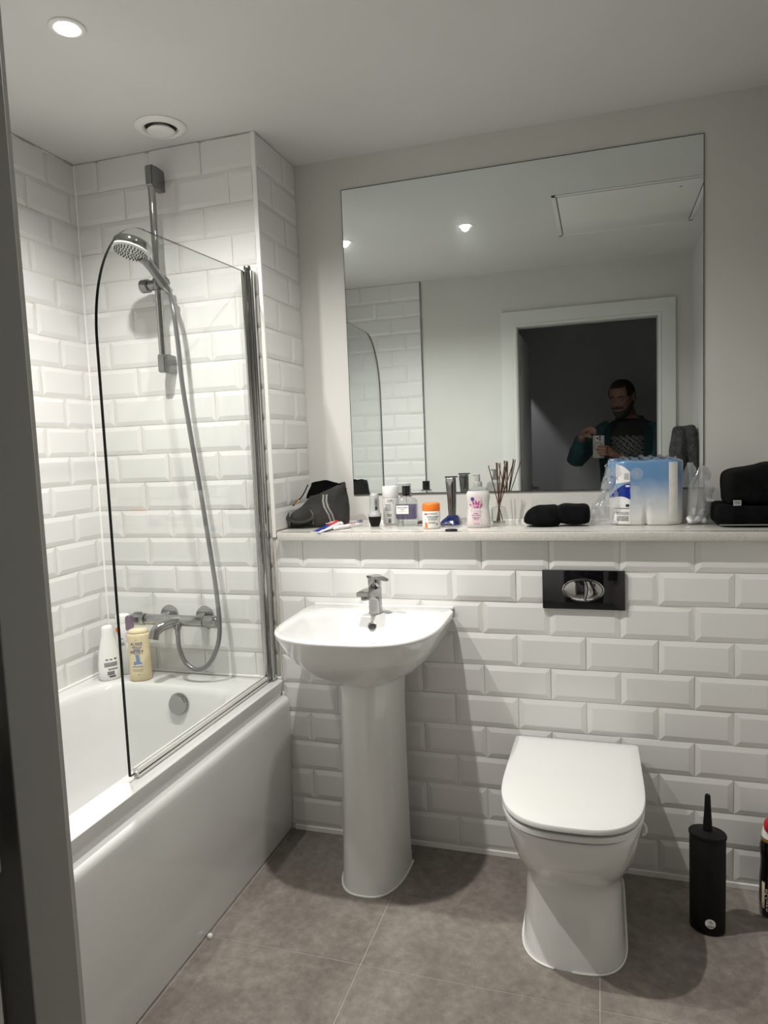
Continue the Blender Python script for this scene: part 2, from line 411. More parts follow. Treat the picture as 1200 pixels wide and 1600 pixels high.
# open door leaf in the hall
t = thing('door_leaf', (XF - .03, -1.735, 0), 'white door leaf standing open into the dark hallway, edge on in the mirror', 'door')
b = B(); box(b, XF - .047, XF - .005, -2.51, -1.739, .006, 2.025, .0015); obj('panel', b, M['gloss'], t)
for z in (.25, 1.05, 1.80):
    b = B(); box(b, XF - .028, XF - .0055, -1.7385, -1.7355, z - .05, z + .05, .0005); cyl(b, (XF - .003, -1.738, z - .05), (XF - .003, -1.738, z + .05), .006, 12)
    for s in (-.03, 0, .03): cyl(b, (XF - .018, -1.735, z + s), (XF - .018, -1.7345, z + s), .003, 8)
    obj('hinge', b, M['hinge'], t)
b = B(); cyl(b, (XF - .005, -2.45, 1.0), (XF + .0, -2.45, 1.0), .026, 24, .001); cyl(b, (XF, -2.45, 1.0), (XF + .045, -2.45, 1.0), .009); cyl(b, (XF + .045, -2.455, 1.0), (XF + .045, -2.34, 1.0), .009, 16, .003)
obj('handle', b, M['satin'], t)
# hallway
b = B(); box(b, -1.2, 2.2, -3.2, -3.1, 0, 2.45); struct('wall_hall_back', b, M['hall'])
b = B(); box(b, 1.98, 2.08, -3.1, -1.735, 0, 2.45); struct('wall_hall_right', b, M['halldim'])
b = B(); box(b, -.03, .04, -3.1, -1.735, 2.034, 2.45); struct('wall_hall_light_blocker', b, M['halldim'])  # unseen blocker, added to cut the patch lamp's light along a diagonal
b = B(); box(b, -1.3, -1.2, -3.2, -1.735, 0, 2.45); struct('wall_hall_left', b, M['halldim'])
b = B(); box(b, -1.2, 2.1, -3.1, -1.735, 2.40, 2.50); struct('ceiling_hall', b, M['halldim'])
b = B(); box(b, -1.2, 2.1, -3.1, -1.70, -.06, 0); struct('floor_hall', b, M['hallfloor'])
b = B(); box(b, XE + .02, XR, -.006, .003, 0, .0165, .001); struct('baseboard_back', b, M['seal'])
# ceiling
b = B(); box(b, XL - .1, XR + .1, YD, D + .1, ZC, ZC + .08); ce = struct('ceiling', b, M['ceil'])
# floor: grout bed + 597 mm tiles
b = B(); box(b, XL - .1, XR + .1, YD - .05, D, -.06, -.0015); fl = struct('floor', b, M['fgrout'])
b = B(); xs = [-.3115, -.2925, .155, .7505, 1.346]; ys = [.003, -.5665, -1.1635, -1.70]
for i in range(len(xs) - 1):
    for j in range(len(ys) - 1):
        x0, x1, y1, y0 = xs[i] + .0012, min(xs[i + 1] - .0012, XR), ys[j] - .0012, ys[j + 1] + .0012
        box(b, x0, x1, y0, y1, -.008, R.uniform(-.0003, .0003), .0006, 1)
struct('floor_tiles', b, M['floor'], fl)
# sealant lines
b = B()
tube(b, [V((XL + .003, -.004, z)) for z in [.55 + .0914 * i for i in range(21)]], [.0035 + .0012 * abs(math.sin(i * 1.7)) for i in range(21)], 8)
struct('trim_4', b, M['seal'], None, 60)
b = B(); tube(b, [V((XL + .003, -.003, .549)), V((XE - .005, -.003, .549))], .005, 8); tube(b, [V((XL + .003, -.003, .549)), V((XL + .003, YD + .02, .549))], .005, 8)
struct('trim_5', b, M['seal'], None, 60)
b = B(); tube(b, [V((XE, -.004, .02)), V((XE, -.004, .5))], .005, 8); tube(b, [V((-.3035, -.004, .003)), V((-.3035, YD + .03, .003))], .0045, 8)
struct('trim_6', b, M['seal'], None, 60)
b = B(); dirty = noise_col(mat('aged_sealant', (.5, .48, .42), .6), (.30, .28, .23), (.66, .64, .58), 12, 4)
tube(b, [V((XL + .002, YD, ZC - .003)), V((XL + .002, -.001, ZC - .003)), V((XE - .002, -.001, ZC - .003))], .004, 6)
struct('trim_7', b, dirty, None, 60)
# loft hatch flush in the ceiling
t = thing('ceiling_hatch', (.893, -.72, ZC), 'square white access hatch in the ceiling, seen in the mirror', 'hatch')
b = B()
hx0, hx1, hy0, hy1 = .577, 1.207, -1.031, -.407
for (x0, x1, y0, y1) in ((hx0, hx0 + .018, hy0, hy1), (hx1 - .018, hx1, hy0, hy1), (hx0, hx1, hy0, hy0 + .018), (hx0, hx1, hy1 - .018, hy1)): box(b, x0, x1, y0, y1, ZC - .004, ZC, .0008)
obj('frame', b, M['trimw'], t)
b = B(); box(b, hx0 + .0225, hx1 - .0225, hy0 + .0225, hy1 - .0225, ZC - .0055, ZC, .0006); obj('panel', b, M['trimw'], t)
b = B(); box(b, hx0 + .017, hx1 - .017, hy0 + .017, hy1 - .017, ZC - .0015, ZC); obj('shadow_gap', b, M['dark'], t)
b = B(); cyl(b, (1.10, -.50, ZC - .0065), (1.10, -.50, ZC - .005), .006, 16); obj('lock', b, M['hinge'], t)
# ------------------------------------------------------------------ downlights
def downlight(x, y, label):
    t = thing('downlight', (x, y, ZC), label, 'light', 'recessed ceiling downlights')
    b = B(); lathe(b, [(.026, 0), (.043, 0), (.0435, -.001), (.042, -.0035), (.034, -.0048), (.0275, -.003), (.026, 0)], (x, y, ZC), 40, cap0=False, cap1=False); obj('bezel', b, M['trimw'], t, 60)
    b = B(); lathe(b, [(.0005, -.002), (.022, -.002), (.0265, -.0012), (.0265, -.0005), (.0005, -.0005)], (x, y, ZC), 32, cap0=True, cap1=True); obj('lens', b, M['lamp'], t, 60)
    L = bpy.data.lights.new('downlight_beam', 'SPOT'); L.energy = 108; L.spot_size = math.radians(150); L.spot_blend = 1.0; L.shadow_soft_size = .020; L.color = (1, .975, .93)
    o = bpy.data.objects.new('downlight_beam', L); COL.objects.link(o); o.parent = t; o.location = (0, 0, -.006)
downlight(-.457, -.662, 'lit round downlight in the ceiling above the bath, near the frame corner')
downlight(.160, -.657, 'lit round downlight in the ceiling seen only in the mirror middle')
# extractor vent
t = thing('ceiling_vent', (-.557, -.139, ZC), 'round white extractor valve in the ceiling above the shower', 'vent')
b = B(); lathe(b, [(.079, 0), (.080, -.002), (.074, -.007), (.062, -.011), (.054, -.010), (.050, -.002), (.049, .0)], (-.557, -.139, ZC), 48, cap0=False, cap1=False); obj('rim', b, M['trimw'], t, 60)
b = B(); lathe(b, [(.0495, -.0008), (.001, -.0008)], (-.557, -.139, ZC), 40, cap0=False); obj('throat', b, M['dark'], t, 60)
b = B(); lathe(b, [(.030, -.001), (.038, -.009), (.043, -.014), (.042, -.0165), (.035, -.018), (.001, -.0185)], (-.557, -.139, ZC), 40, cap0=False); obj('disc', b, M['trimw'], t, 60)
# ------------------------------------------------------------------ stone ledge
b = B(); box(b, -.2795, XR - .001, -.036, .003, LEDGE_B, LEDGE_T, .0025); box(b, XE + .004, XR - .001, .0031, D - .0005, LEDGE_B, LEDGE_T, .001)
o = tag(obj('stone_ledge', b, M['quartz'], None, 30), 'speckled pale stone ledge running under the mirror', 'shelf')
b = B(); tube(b, [V((XE + .004, D - .002, LEDGE_T)), V((XR, D - .002, LEDGE_T))], .003, 6); struct('trim_8', b, M['seal'], None, 60)
# ------------------------------------------------------------------ mirror
t = thing('wall_mirror', (.482, D, 1.167), 'large frameless rectangular mirror on the wall above the ledge', 'mirror')
b = B(); box(b, -.1184, 1.0835, .3048, D - .0002, 1.1665, 2.266, .0008, 1); obj('mirror_glass', b, M['mirror'], t)
b = B()
for (x0, x1, z0, z1) in ((-.1197, -.1184, 1.165, 2.2675), (1.0835, 1.0848, 1.165, 2.2675), (-.1197, 1.0848, 2.266, 2.2675), (-.1197, 1.0848, 1.1635, 1.1665)): box(b, x0, x1, .3046, D - .0001, z0, z1)
obj('edge', b, mat('mirror_edge', (.04, .045, .045), .3), t)

# ------------------------------------------------------------------ bath
t = thing('bath', (-.66, -.83, 0), 'white acrylic bath with a glossy side panel along the left wall', 'bath')
b = B()
NR = 96
def bring(x0, x1, y0, y1, z, e0, e=None):
    cx, cy = (x0 + x1) / 2, (y0 + y1) / 2; out = []
    for i in range(NR):
        a = 2 * PI * (i + .5) / NR; c, s = math.cos(a), math.sin(a)
        ex = e0
        out.append(V((cx + (x1 - x0) / 2 * math.copysign(abs(c) ** (2 / ex), c), cy + (y1 - y0) / 2 * math.copysign(abs(s) ** (2 / ex), s), z)))
    return out
XO = -.2955; X0 = XL + .0045; Y0 = YD + .011
rings = [bring(X0, XO - .010, Y0, -.006, .488, 90), bring(X0, XO - .009, Y0, -.006, .492, 90), bring(X0, XO - .0005, Y0, -.006, .5425, 90), bring(X0, XO - .0007, Y0, -.006, .5440, 90), bring(X0, XO - .0025, Y0, -.007, .5453, 90), bring(X0, XO - .006, Y0, -.008, .5457, 80),
         bring(-.965, -.374, -1.60, -.125, .545, 9), bring(-.956, -.380, -1.59, -.131, .5425, 8), bring(-.950, -.386, -1.58, -.137, .536, 7.5), bring(-.945, -.391, -1.57, -.142, .520, 7), bring(-.935, -.400, -1.54, -.160, .40, 6), bring(-.922, -.412, -1.50, -.185, .25, 5.5),
         bring(-.90, -.430, -1.45, -.215, .17, 5), bring(-.86, -.47, -1.38, -.26, .142, 4.5), bring(-.75, -.58, -1.2, -.42, .135, 4)]
loft(b, rings, False, True)
obj('tub', b, M['acrylic'], t, 50)
b = B()
pr = [(-.312, .4875), (-.300, .4875), (-.2935, .4862), (-.286, .482), (-.2815, .475), (-.2795, .463), (-.2795, .44), (-.2805, .36), (-.284, .19), (-.2885, .155), (-.290, .12), (-.297, .004), (-.312, .004)]
loft(b, [[V((x, YD + .011, z)) for x, z in pr], [V((x, -.9, z)) for x, z in pr], [V((x, -.0065, z)) for x, z in pr]]); obj('side_panel', b, M['acrylic'], t, 50)
b = B(); q = V((0, 0, 1)).rotation_difference(V((0, -1, .15)).normalized()).to_matrix()
lathe(b, [(.034, -.02), (.034, .012), (.031, .016), (.0005, .0175)], (-.628, -.149, .4855), 40, q); lathe(b, [(.039, -.02), (.039, .003), (.036, .004), (.034, .003)], (-.628, -.149, .4855), 40, q, cap0=False, cap1=False)
obj('overflow_knob', b, M['chrome'], t, 50)
b = B(); lathe(b, [(.033, 0), (.033, .004), (.028, .007), (.0005, .008)], (-.66, -.48, .135), 32); obj('drain_plug', b, M['chrome'], t, 50)
b = B(); lathe(b, [(.006, 0), (.0075, .004), (.0075, .009), (.005, .0125), (.0005, .013)], (-.283, -.577, 0), 20)
tag(obj('screw_cap', b, M['seal'], None, 60), 'tiny white plastic cap on the floor joint against the bath panel', 'cap')
# ------------------------------------------------------------------ bath screen
t = thing('bath_screen', (-.335, -.03, .546), 'curved clear glass bath screen hinged on a chrome post', 'screen')
sx0, sx1 = -.343, -.335
out = [(-.047, .562), (-.047, 1.926)]
yc, zc2, ry, rz = -.575, 1.600, .2115, .312
for i in range(0, 25):
    a = PI / 2 * i / 24
    out.append((yc - ry * math.sin(a) ** 1.0, zc2 + rz * math.cos(a) ** .95 if math.cos(a) > 1e-9 else zc2))
out[2] = (-.575, 1.911)
out += [(-.7865, .560)]
b = B()
fv = [bm_v for bm_v in [b.verts.new((sx0, y, z)) for y, z in out]]; bv = [b.verts.new((sx1, y, z)) for y, z in out]
b.faces.new(fv[::-1]); b.faces.new(bv)
for i in range(len(out)):
    j = (i + 1) % len(out); f = b.faces.new((fv[i], fv[j], bv[j], bv[i])); f.material_index = 1
obj('glass_pane', b, [M['glass'], M['glassedge']], t, None)
b = B(); box(b, -.3475, -.3315, -.058, -.040, .549, 1.928, .003); box(b, -.3295, -.3185, -.038, -.002, .549, 1.932, .003); cyl(b, (-.3345, -.036, .549), (-.3345, -.036, 1.934), .0095, 20)
obj('hinge_post', b, M['chrome'], t, 40)
b = B(); cyl(b, (-.3345, -.036, 1.930), (-.3345, -.036, 1.946), .0115, 20, .002); obj('post_cap', b, M['steel'], t, 40); b = B(); cyl(b, (-.3345, -.036, .546), (-.3345, -.036, .556), .0115, 20, .002); obj('post_foot', b, M['steel'], t, 40)
b = B(); box(b, -.3465, -.3425, -.765, -.062, .5475, .572, .0015); box(b, -.3335, -.3305, -.765, -.062, .5475, .572, .0015); box(b, -.3465, -.3305, -.765, -.062, .556, .5605, .0005); obj('bottom_seal', b, M['seal'], t, 40)
b = B(); tube(b, [V((-.312, -.0035, .56)), V((-.312, -.0035, 1.93))], .003, 6); obj('sealant', b, dirty, t, 60)
# ------------------------------------------------------------------ shower rail
RX, RY = -.658, -.062
t = thing('shower_rail', (RX, 0, 1.62), 'chrome riser rail on the shower wall with a sliding holder', 'shower rail')
b = B(); cyl(b, (RX, RY, 1.64), (RX, RY, 2.28), .0122, 24); obj('rail', b, M['chrome'], t)
for z0, z1, zz in ((2.232, 2.302, 1), (1.622, 1.682, -1)):
    b = B()
    oc = [(-.0005, z0), (-.0005, z1), (-.045, z1 + .002), (-.072, z1 + .001), (-.076, z1 - .006), (-.076, z0 + .004), (-.072, z0 - .001), (-.045, z0)]
    prism(b, [(RX - .0135, y, z) for y, z in oc], (.027, 0, 0)); bmesh.ops.bevel(b, geom=b.edges[:], offset=.0025, segments=2, affect='EDGES')
    obj('bracket', b, M['satin'], t)
b = B(); cyl(b, (RX, RY, 1.897), (RX, RY, 1.935), .018, 24, .003); cyl(b, (RX + .02, RY, 1.915), (RX - .050, RY, 1.915), .0175, 24, .001); cyl(b, (RX - .034, RY, 1.915), (RX - .064, RY, 1.915), .0225, 28, .003)
cyl(b, (RX + .01, RY, 1.916), (RX + .038, RY - .014, 1.918), .0185, 20, .002)
obj('slider', b, M['satin'], t)
# hand shower: head, ring, handle
HC = V((-.646, -.205, 2.004)); HB = V((RX + .040, RY - .022, 1.905))
t = thing('hand_shower', HB, 'round chrome hand shower with a pale spray face clipped on the rail', 'shower head')
axis = V((-.13, -.27, -.95)).normalized()
q = V((0, 0, 1)).rotation_difference(axis).to_matrix()
b = B(); lathe(b, [(.020, -.018), (.045, -.015), (.056, -.011), (.0595, -.006), (.060, -.003), (.060, .013), (.058, .0165), (.055, .0165)], HC, 48, q, cap1=False); obj('head_shell', b, M['chrome'], t, 50)
b = B(); lathe(b, [(.0590, .0135), (.0590, .0190), (.053, .0225), (.0005, .0235)], HC, 48, q); obj('spray_face', b, M['nozzle'], t, 50)
b = B()
for ring, cnt in ((.009, 6), (.018, 11), (.027, 16), (.036, 21), (.0435, 26), (.050, 30)):
    for i in range(cnt):
        a = 2 * PI * i / cnt + ring * 50
        lathe(b, [(.0021, .0215), (.0018, .0265)], HC + q @ V((ring * math.cos(a), ring * math.sin(a), 0)), 6, q)
n_ = obj('spray_nozzles', b, M['dark'], t, None)
hp = HC + q @ V((0, 0, -.010)); dirh = (HB - hp); 
b = B(); pts = catmull([hp + dirh * .22 + V((0, 0, .008)), hp + dirh * .5 + V((0, 0, .005)), HB + V((-.004, -.002, .012))], 8)
pts = catmull([hp + dirh * .30, hp + dirh * .5 + V((0, -.003, .003)), hp + dirh * .75, HB], 8)
tube(b, pts, [.023, .0170, .0148, .0155, .0160], 20); obj('handle', b, M['satin'], t, 50)
b = B(); cyl(b, HB, HB + (dirh.normalized() * .03), .0125, 20, .002); obj('hose_nut', b, M['chrome'], t)
# hose
e0 = HB + dirh.normalized() * .028
hs = [e0, (-.5835, -.095, 1.82), (-.577, -.09, 1.70), (-.571, -.09, 1.5749), (-.5516, -.09, 1.403), (-.5297, -.09, 1.23), (-.5025, -.09, .989), (-.490, -.09, .857), (-.487, -.09, .745), (-.500, -.092, .675), (-.535, -.096, .615), (-.580, -.10, .594), (-.622, -.10, .615), (-.645, -.10, .668), (-.651, -.095, .733)]
b = B(); tube(b, catmull(hs, 10), .0078, 14)
tag(obj('shower_hose', b, M['hose'], None, 60), 'grey flexible hose looping from the bath mixer up to the hand shower', 'hose')
# bath shower mixer
t = thing('bath_mixer', (-.666, 0, .757), 'chrome thermostatic bath mixer bar with a spout below the rail', 'tap')
b = B(); cyl(b, (-.795, -.068, .757), (-.560, -.068, .757), .0195, 32, .002); obj('body', b, M['dchrome'], t)
for x in (-.739, -.592):
    b = B(); cyl(b, (x, -.0045, .762), (x, -.014, .762), .036, 36, .004); cyl(b, (x, -.01, .764), (x, -.055, .759), .0155, 20); obj('wall_flange', b, M['dchrome'], t)
b = B(); cyl(b, (-.852, -.068, .757), (-.798, -.068, .757), .0215, 32, .003); box(b, -.842, -.815, -.075, -.061, .7765, .783, .002); obj('temperature_knob', b, M['dchrome'], t)
b = B(); cyl(b, (-.557, -.068, .757), (-.505, -.068, .757), .0215, 32, .003); cyl(b, (-.545, -.068, .738), (-.545, -.068, .731), .004, 10); obj('flow_knob', b, M['dchrome'], t)
b = B(); tube(b, catmull([(-.664, -.070, .757), (-.676, -.098, .757), (-.692, -.128, .750), (-.703, -.150, .735), (-.706, -.158, .712)], 8), [.022, .020, .0185, .017, .0175], 24); obj('spout', b, M['dchrome'], t, 50)
b = B(); cyl(b, (-.652, -.085, .752), (-.652, -.095, .730), .0125, 20, .002); cyl(b, (-.6515, -.0945, .735), (-.651, -.095, .714), .0095, 20, .001); obj('hose_outlet', b, M['dchrome'], t)

# ------------------------------------------------------------------ basin
BX = .071
t = thing('washbasin', (BX, -.22, 0), 'white ceramic washbasin on a full pedestal beside the bath', 'sink')
def basin_ring(s, yf, yb, z, w, n=80, e=2.95, back=0.):
    """D shape: flat back at yb, rounded front at yf, half width w"""
    out = []; cy = yb - (yb - yf) * .38; 
    for i in range(n):
        a = 2 * PI * i / n - PI / 2; c, sn = math.cos(a), math.sin(a)
        x = BX + w * math.copysign(abs(c) ** (2 / e), c)
        if sn < 0: y = cy + (cy - yf) * -abs(sn) ** (2 / 2.9)
        else:
            x = BX + w * math.copysign(abs(c) ** (2 / 9.), c); y = cy + (yb - cy) * abs(sn) ** (2 / 9.)
        out.append(V((x, y, z)))
    return out
def zt(p, k=0): return p
rings = [basin_ring(1, -.285, -.03, .640, .095), basin_ring(1, -.30, -.02, .645, .115), basin_ring(1, -.345, -.008, .675, .165), basin_ring(1, -.385, -.004, .715, .205), basin_ring(1, -.415, -.003, .752, .229), basin_ring(1, -.431, -.002, .785, .243), basin_ring(1, -.438, -.002, .798, .2485),
         basin_ring(1, -.4415, -.002, .806, .2505), basin_ring(1, -.4395, -.002, .8115, .2495), basin_ring(1, -.434, -.004, .8135, .246),
         basin_ring(1, -.418, -.128, .8125, .225), basin_ring(1, -.413, -.133, .810, .220), basin_ring(1, -.408, -.138, .800, .214), basin_ring(1, -.395, -.150, .765, .195), basin_ring(1, -.36, -.175, .72, .150), basin_ring(1, -.32, -.205, .70, .10), basin_ring(1, -.28, -.24, .695, .03)]
b = B(); loft(b, rings)
for v in b.verts:   # rim rises to the back ledge
    if v.co.z > .79 and v.co.y > -.13: v.co.z += .003
obj('bowl', b, M['ceramic'], t, 60)
b = B(); box(b, BX - .235, BX + .243, -.016, -.002, .812, .823, .004); obj('back_upstand', b, M['ceramic'], t)
b = B()
def ped_ring(w, yf, yb, z, n=48):
    out = []
    for i in range(n):
        a = PI * i / (n - 1)   # front arc
        c, sn = math.cos(a), math.sin(a)
        out.append(V((BX + .0 + w * math.copysign(abs(c) ** (2 / 2.7), c), yb - (yb - yf) * abs(sn) ** (2 / 2.7), z)))
    return out
loft(b, [ped_ring(.1015, -.3055, -.10, .0), ped_ring(.1005, -.304, -.10, .004), ped_ring(.0970, -.299, -.10, .10), ped_ring(.092, -.287, -.09, .35), ped_ring(.0895, -.275, -.08, .52), ped_ring(.0900, -.268, -.07, .60), ped_ring(.092, -.268, -.06, .66)]); obj('pedestal', b, M['ceramic'], t, 60)
b = B(); ringp = ped_ring(.1025, -.3075, -.095, .002); tube(b, ringp, .0035, 6); obj('floor_sealant', b, M['seal'], t, 60)
b = B(); q = V((0, 0, 1)).rotation_difference(V((0, -.85, .5)).normalized()).to_matrix()
lathe(b, [(.0135, 0), (.0135, .002), (.0105, .0028), (.009, .001)], (BX + .012, -.143, .786), 28, q, cap1=False); obj('overflow_ring', b, M['satin'], t, 60)
b = B(); lathe(b, [(.0098, .0012), (.0005, .0010)], (BX + .012, -.143, .786), 20, q, cap0=False); obj('overflow_hole', b, M['dark'], t, 60)
b = B(); lathe(b, [(.030, 0), (.030, .002), (.022, .004), (.0005, .005)], (BX, -.26, .6955), 28); obj('waste', b, M['chrome'], t, 60)
# basin tap
t = thing('basin_tap', (.082, -.098, .815), 'chrome single lever basin mixer tap', 'tap')
TX, TY, TZ = .082, -.098, .815
def rrect(cx, cy, rx, ry, z, e=5, n=32): return se_ring(cx, cy, rx, ry, z, n, e)
b = B(); loft(b, [rrect(TX, TY, .0215, .0215, TZ, 3), rrect(TX, TY, .0208, .0208, TZ + .004, 3), rrect(TX, TY, .0195, .020, TZ + .04, 3.2), rrect(TX, TY, .0195, .021, TZ + .078, 3.2), rrect(TX, TY, .0185, .020, TZ + .084, 3.2)]); obj('body', b, M['chrome'], t, 45)
b = B(); 
sp = [(-.0, .055, .085, .0200), (-.03, .059, .085, .0208), (-.050, .063, .084, .0208), (-.070, .067, .0825, .0200), (-.080, .069, .081, .0185)]
loft(b, [[V((TX - .004 * k + w * sx, TY + y, TZ + (z0 if sz < 0 else z1))) for sx, sz in ((-1, -1), (-.7, -1.0), (.7, -1), (1, -1), (1, 1), (.8, 1), (-.8, 1), (-1, 1))] for k, (y, z0, z1, w) in enumerate(sp)])
bmesh.ops.bevel(b, geom=[e for e in b.edges if e.is_boundary or e.calc_face_angle(0) > 1.], offset=.002, segments=2, affect='EDGES')
obj('spout', b, M['chrome'], t, 40)
b = B(); cyl(b, (TX - .011, TY - .066, TZ + .068), (TX - .011, TY - .066, TZ + .057), .0130, 20, .001); obj('aerator', b, M['satin'], t)
b = B(); loft(b, [rrect(TX, TY, .0185, .0185, TZ + .085, 2.6), rrect(TX, TY, .0200, .0205, TZ + .090, 2.6), rrect(TX, TY, .0205, .021, TZ + .108, 2.6), rrect(TX, TY, .020, .0205, TZ + .115, 2.6), rrect(TX, TY, .014, .0145, TZ + .1185, 2.6)]); obj('cartridge_cap', b, M['chrome'], t, 45)
b = B()
lev = [(-.020, .017, .1135, .1205), (0, .019, .114, .122), (.022, .017, .1145, .1205), (.045, .013, .1145, .1185), (.062, .010, .113, .1165), (.068, .006, .112, .1145)]
la = math.radians(-38); lm_ = Matrix.Rotation(la, 3, 'Z')
loft(b, [[V((TX, TY, TZ)) + lm_ @ V((x, sy * w, z0 if sz < 0 else z1)) for sy, sz in ((-1, -1), (1, -1), (1, 1), (.6, 1.), (-.6, 1), (-1, 1))] for (x, w, z0, z1) in lev]); obj('lever', b, M['chrome'], t, 40)
# ------------------------------------------------------------------ toilet
CX = .684
t = thing('toilet', (CX, -.26, 0), 'white back to wall toilet with its lid closed', 'toilet')
def d_ring(w, yf, yb, z, n=64, e=2.9, cxo=0, fr=.55, eb=12.):
    if eb > 13:      # crisp square back corners
        cy = yf + (yb - yf) * fr; o = []
        for i in range(49):
            a = -PI + PI * i / 48; c, s = math.cos(a), math.sin(a)
            o.append(V((CX + w * math.copysign(abs(c) ** (2 / e), c), cy - (cy - yf) * abs(s) ** (2 / e), z)))
        rc = .014
        for sx_, a0 in ((1, 0), (-1, PI / 2)):
            for k in range(7):
                a = a0 + PI / 2 * k / 6; o.append(V((CX + sx_ * (w * .985 - rc) + rc * math.cos(a), yb - rc + rc * math.sin(a), z)))
        return o
    out = []; cy = yf + (yb - yf) * fr
    for i in range(n):
        a = 2 * PI * i / n - PI / 2; c, s = math.cos(a), math.sin(a)
        if s < 0: x = w * math.copysign(abs(c) ** (2 / e), c); y = cy - (cy - yf) * abs(s) ** (2 / e)
        else: x = w * math.copysign(abs(c) ** (2 / eb), c); y = cy + (yb - cy) * abs(s) ** (2 / eb)
        out.append(V((CX + cxo + x, y, z)))
    return out
b = B()
loft(b, [d_ring(.1335, -.462, -.001, .0, fr=.35), d_ring(.1325, -.461, -.001, .004, fr=.35), d_ring(.1295, -.450, -.001, .05, fr=.35), d_ring(.1265, -.428, -.001, .11, fr=.35), d_ring(.126, -.415, -.001, .16, fr=.38), d_ring(.127, -.415, -.001, .19, fr=.4), d_ring(.136, -.43, -.001, .215, fr=.42), d_ring(.150, -.458, -.001, .24, fr=.45), d_ring(.163, -.485, -.001, .28, fr=.48), d_ring(.172, -.505, -.001, .32, fr=.5),
         d_ring(.1765, -.516, -.001, .352, fr=.5), d_ring(.178, -.520, -.001, .368, fr=.5), d_ring(.176, -.518, -.001, .3745, fr=.5), d_ring(.165, -.505, -.006, .376, fr=.5)])
obj('pan', b, M['ceramic'], t, 60)
b = B(); sr = d_ring(.1350, -.4645, -.01, .002, fr=.35); tube(b, sr[:-1], .003, 6); obj('floor_sealant', b, M['seal'], t, 60)
b = B(); loft(b, [d_ring(.168, -.512, -.038, .3825, fr=.5, eb=14), d_ring(.178, -.526, -.031, .3830, fr=.5, eb=14), d_ring(.1820, -.530, -.029, .3855, fr=.5, eb=14), d_ring(.1820, -.530, -.029, .3945, fr=.5, eb=14), d_ring(.1795, -.527, -.031, .3978, fr=.5, eb=14), d_ring(.165, -.510, -.040, .3985, fr=.5, eb=14)]); obj('seat', b, M['seat'], t, 40)
b = B(); loft(b, [d_ring(.165, -.505, -.040, .4045, fr=.5, eb=14), d_ring(.179, -.527, -.0265, .4050, fr=.5, eb=14), d_ring(.1835, -.5325, -.0235, .4080, fr=.5, eb=14), d_ring(.1840, -.533, -.023, .4170, fr=.5, eb=14), d_ring(.1825, -.531, -.0240, .4205, fr=.5, eb=14), d_ring(.1785, -.526, -.027, .4222, fr=.5, eb=14), d_ring(.150, -.48, -.05, .4232, fr=.5, eb=14), d_ring(.08, -.36, -.14, .4238, fr=.5, eb=14)]); obj('lid', b, M['seat'], t, 40)
for s in (-1, 1):
    b = B(); cyl(b, (CX + s * .075 - .014, -.018, .402), (CX + s * .075 + .014, -.018, .402), .0105, 20, .002); obj('hinge', b, M['satin'], t)
b = B(); tube(b, catmull([(CX + .172, -.385, .378), (CX + .179, -.387, .368), (CX + .180, -.386, .352), (CX + .172, -.384, .342)], 4), .0035, 8); obj('side_clip', b, M['seat'], t)
# flush plate
t = thing('flush_plate', (.712, 0, .886), 'black glass flush plate with an oval chrome button on the tiled wall', 'flush plate')
b = B(); box(b, .592, .8318, -.0135, -.0035, .826, .9455, .0025); obj('plate', b, M['blackgloss'], t)
b = B(); q = Matrix.Rotation(PI / 2, 3, 'X')
lathe(b, [(.0610, .0), (.0610, .0012), (.058, .0028), (.056, .0012)], (.712, -.0133, .886), 64, q, sy=.585, cap1=False); lathe(b, [(.0605, .0), (.001, 0)], (.712, -.0133, .886), 48, q, sy=.585, cap0=False); obj('button_rim', b, M['chrome'], t, 50)
def half(bm, s):
    # the split is a bowed line right of centre
    o = []
    for i in range(33):
        a = -PI / 2 + PI * i / 32; x, z = .0550 * math.cos(a) * s, .0320 * math.sin(a)
        o.append((x, z))
    cut = [(.012 + .0035 * math.cos(PI * (j / 8 - .5)) * 2 - .006 + (.0012 if s > 0 else -.0012), .0300 - .060 * j / 8) for j in range(9)]
    pts = [p for p in o if (p[0] - .012) * s > .002] if s > 0 else [p for p in o] 
    if s > 0: poly = pts + cut
    else: poly = pts + [(x, z) for x, z in [(.0550 * math.cos(a), .0320 * math.sin(a)) for a in [PI / 2 - PI * k / 60 for k in range(60)]] if x < .006 and z > 0] + cut + [(x, z) for x, z in [(.0550 * math.cos(a), .0320 * math.sin(a)) for a in [-PI * k / 60 for k in range(30, 0, -1)]] if x < .006 and z < 0][::-1]
    c = V((sum(p[0] for p in poly) / len(poly), 0, sum(p[1] for p in poly) / len(poly)))
    lo = [V((.712 + x, -.0135, .886 + z)) for x, z in poly]; hi = [V((.712 + x, -.0165, .886 + z)) for x, z in poly]
    top = [V((.712 + c.x + (x - c.x) * .93, -.0178, .886 + c.z + (z - c.z) * .93)) for x, z in poly]
    loft(bm, [lo, hi, top])
b = B(); half(b, -1); obj('large_button', b, M['chrome'], t, 50)
b = B(); half(b, 1); obj('small_button', b, M['chrome'], t, 50)
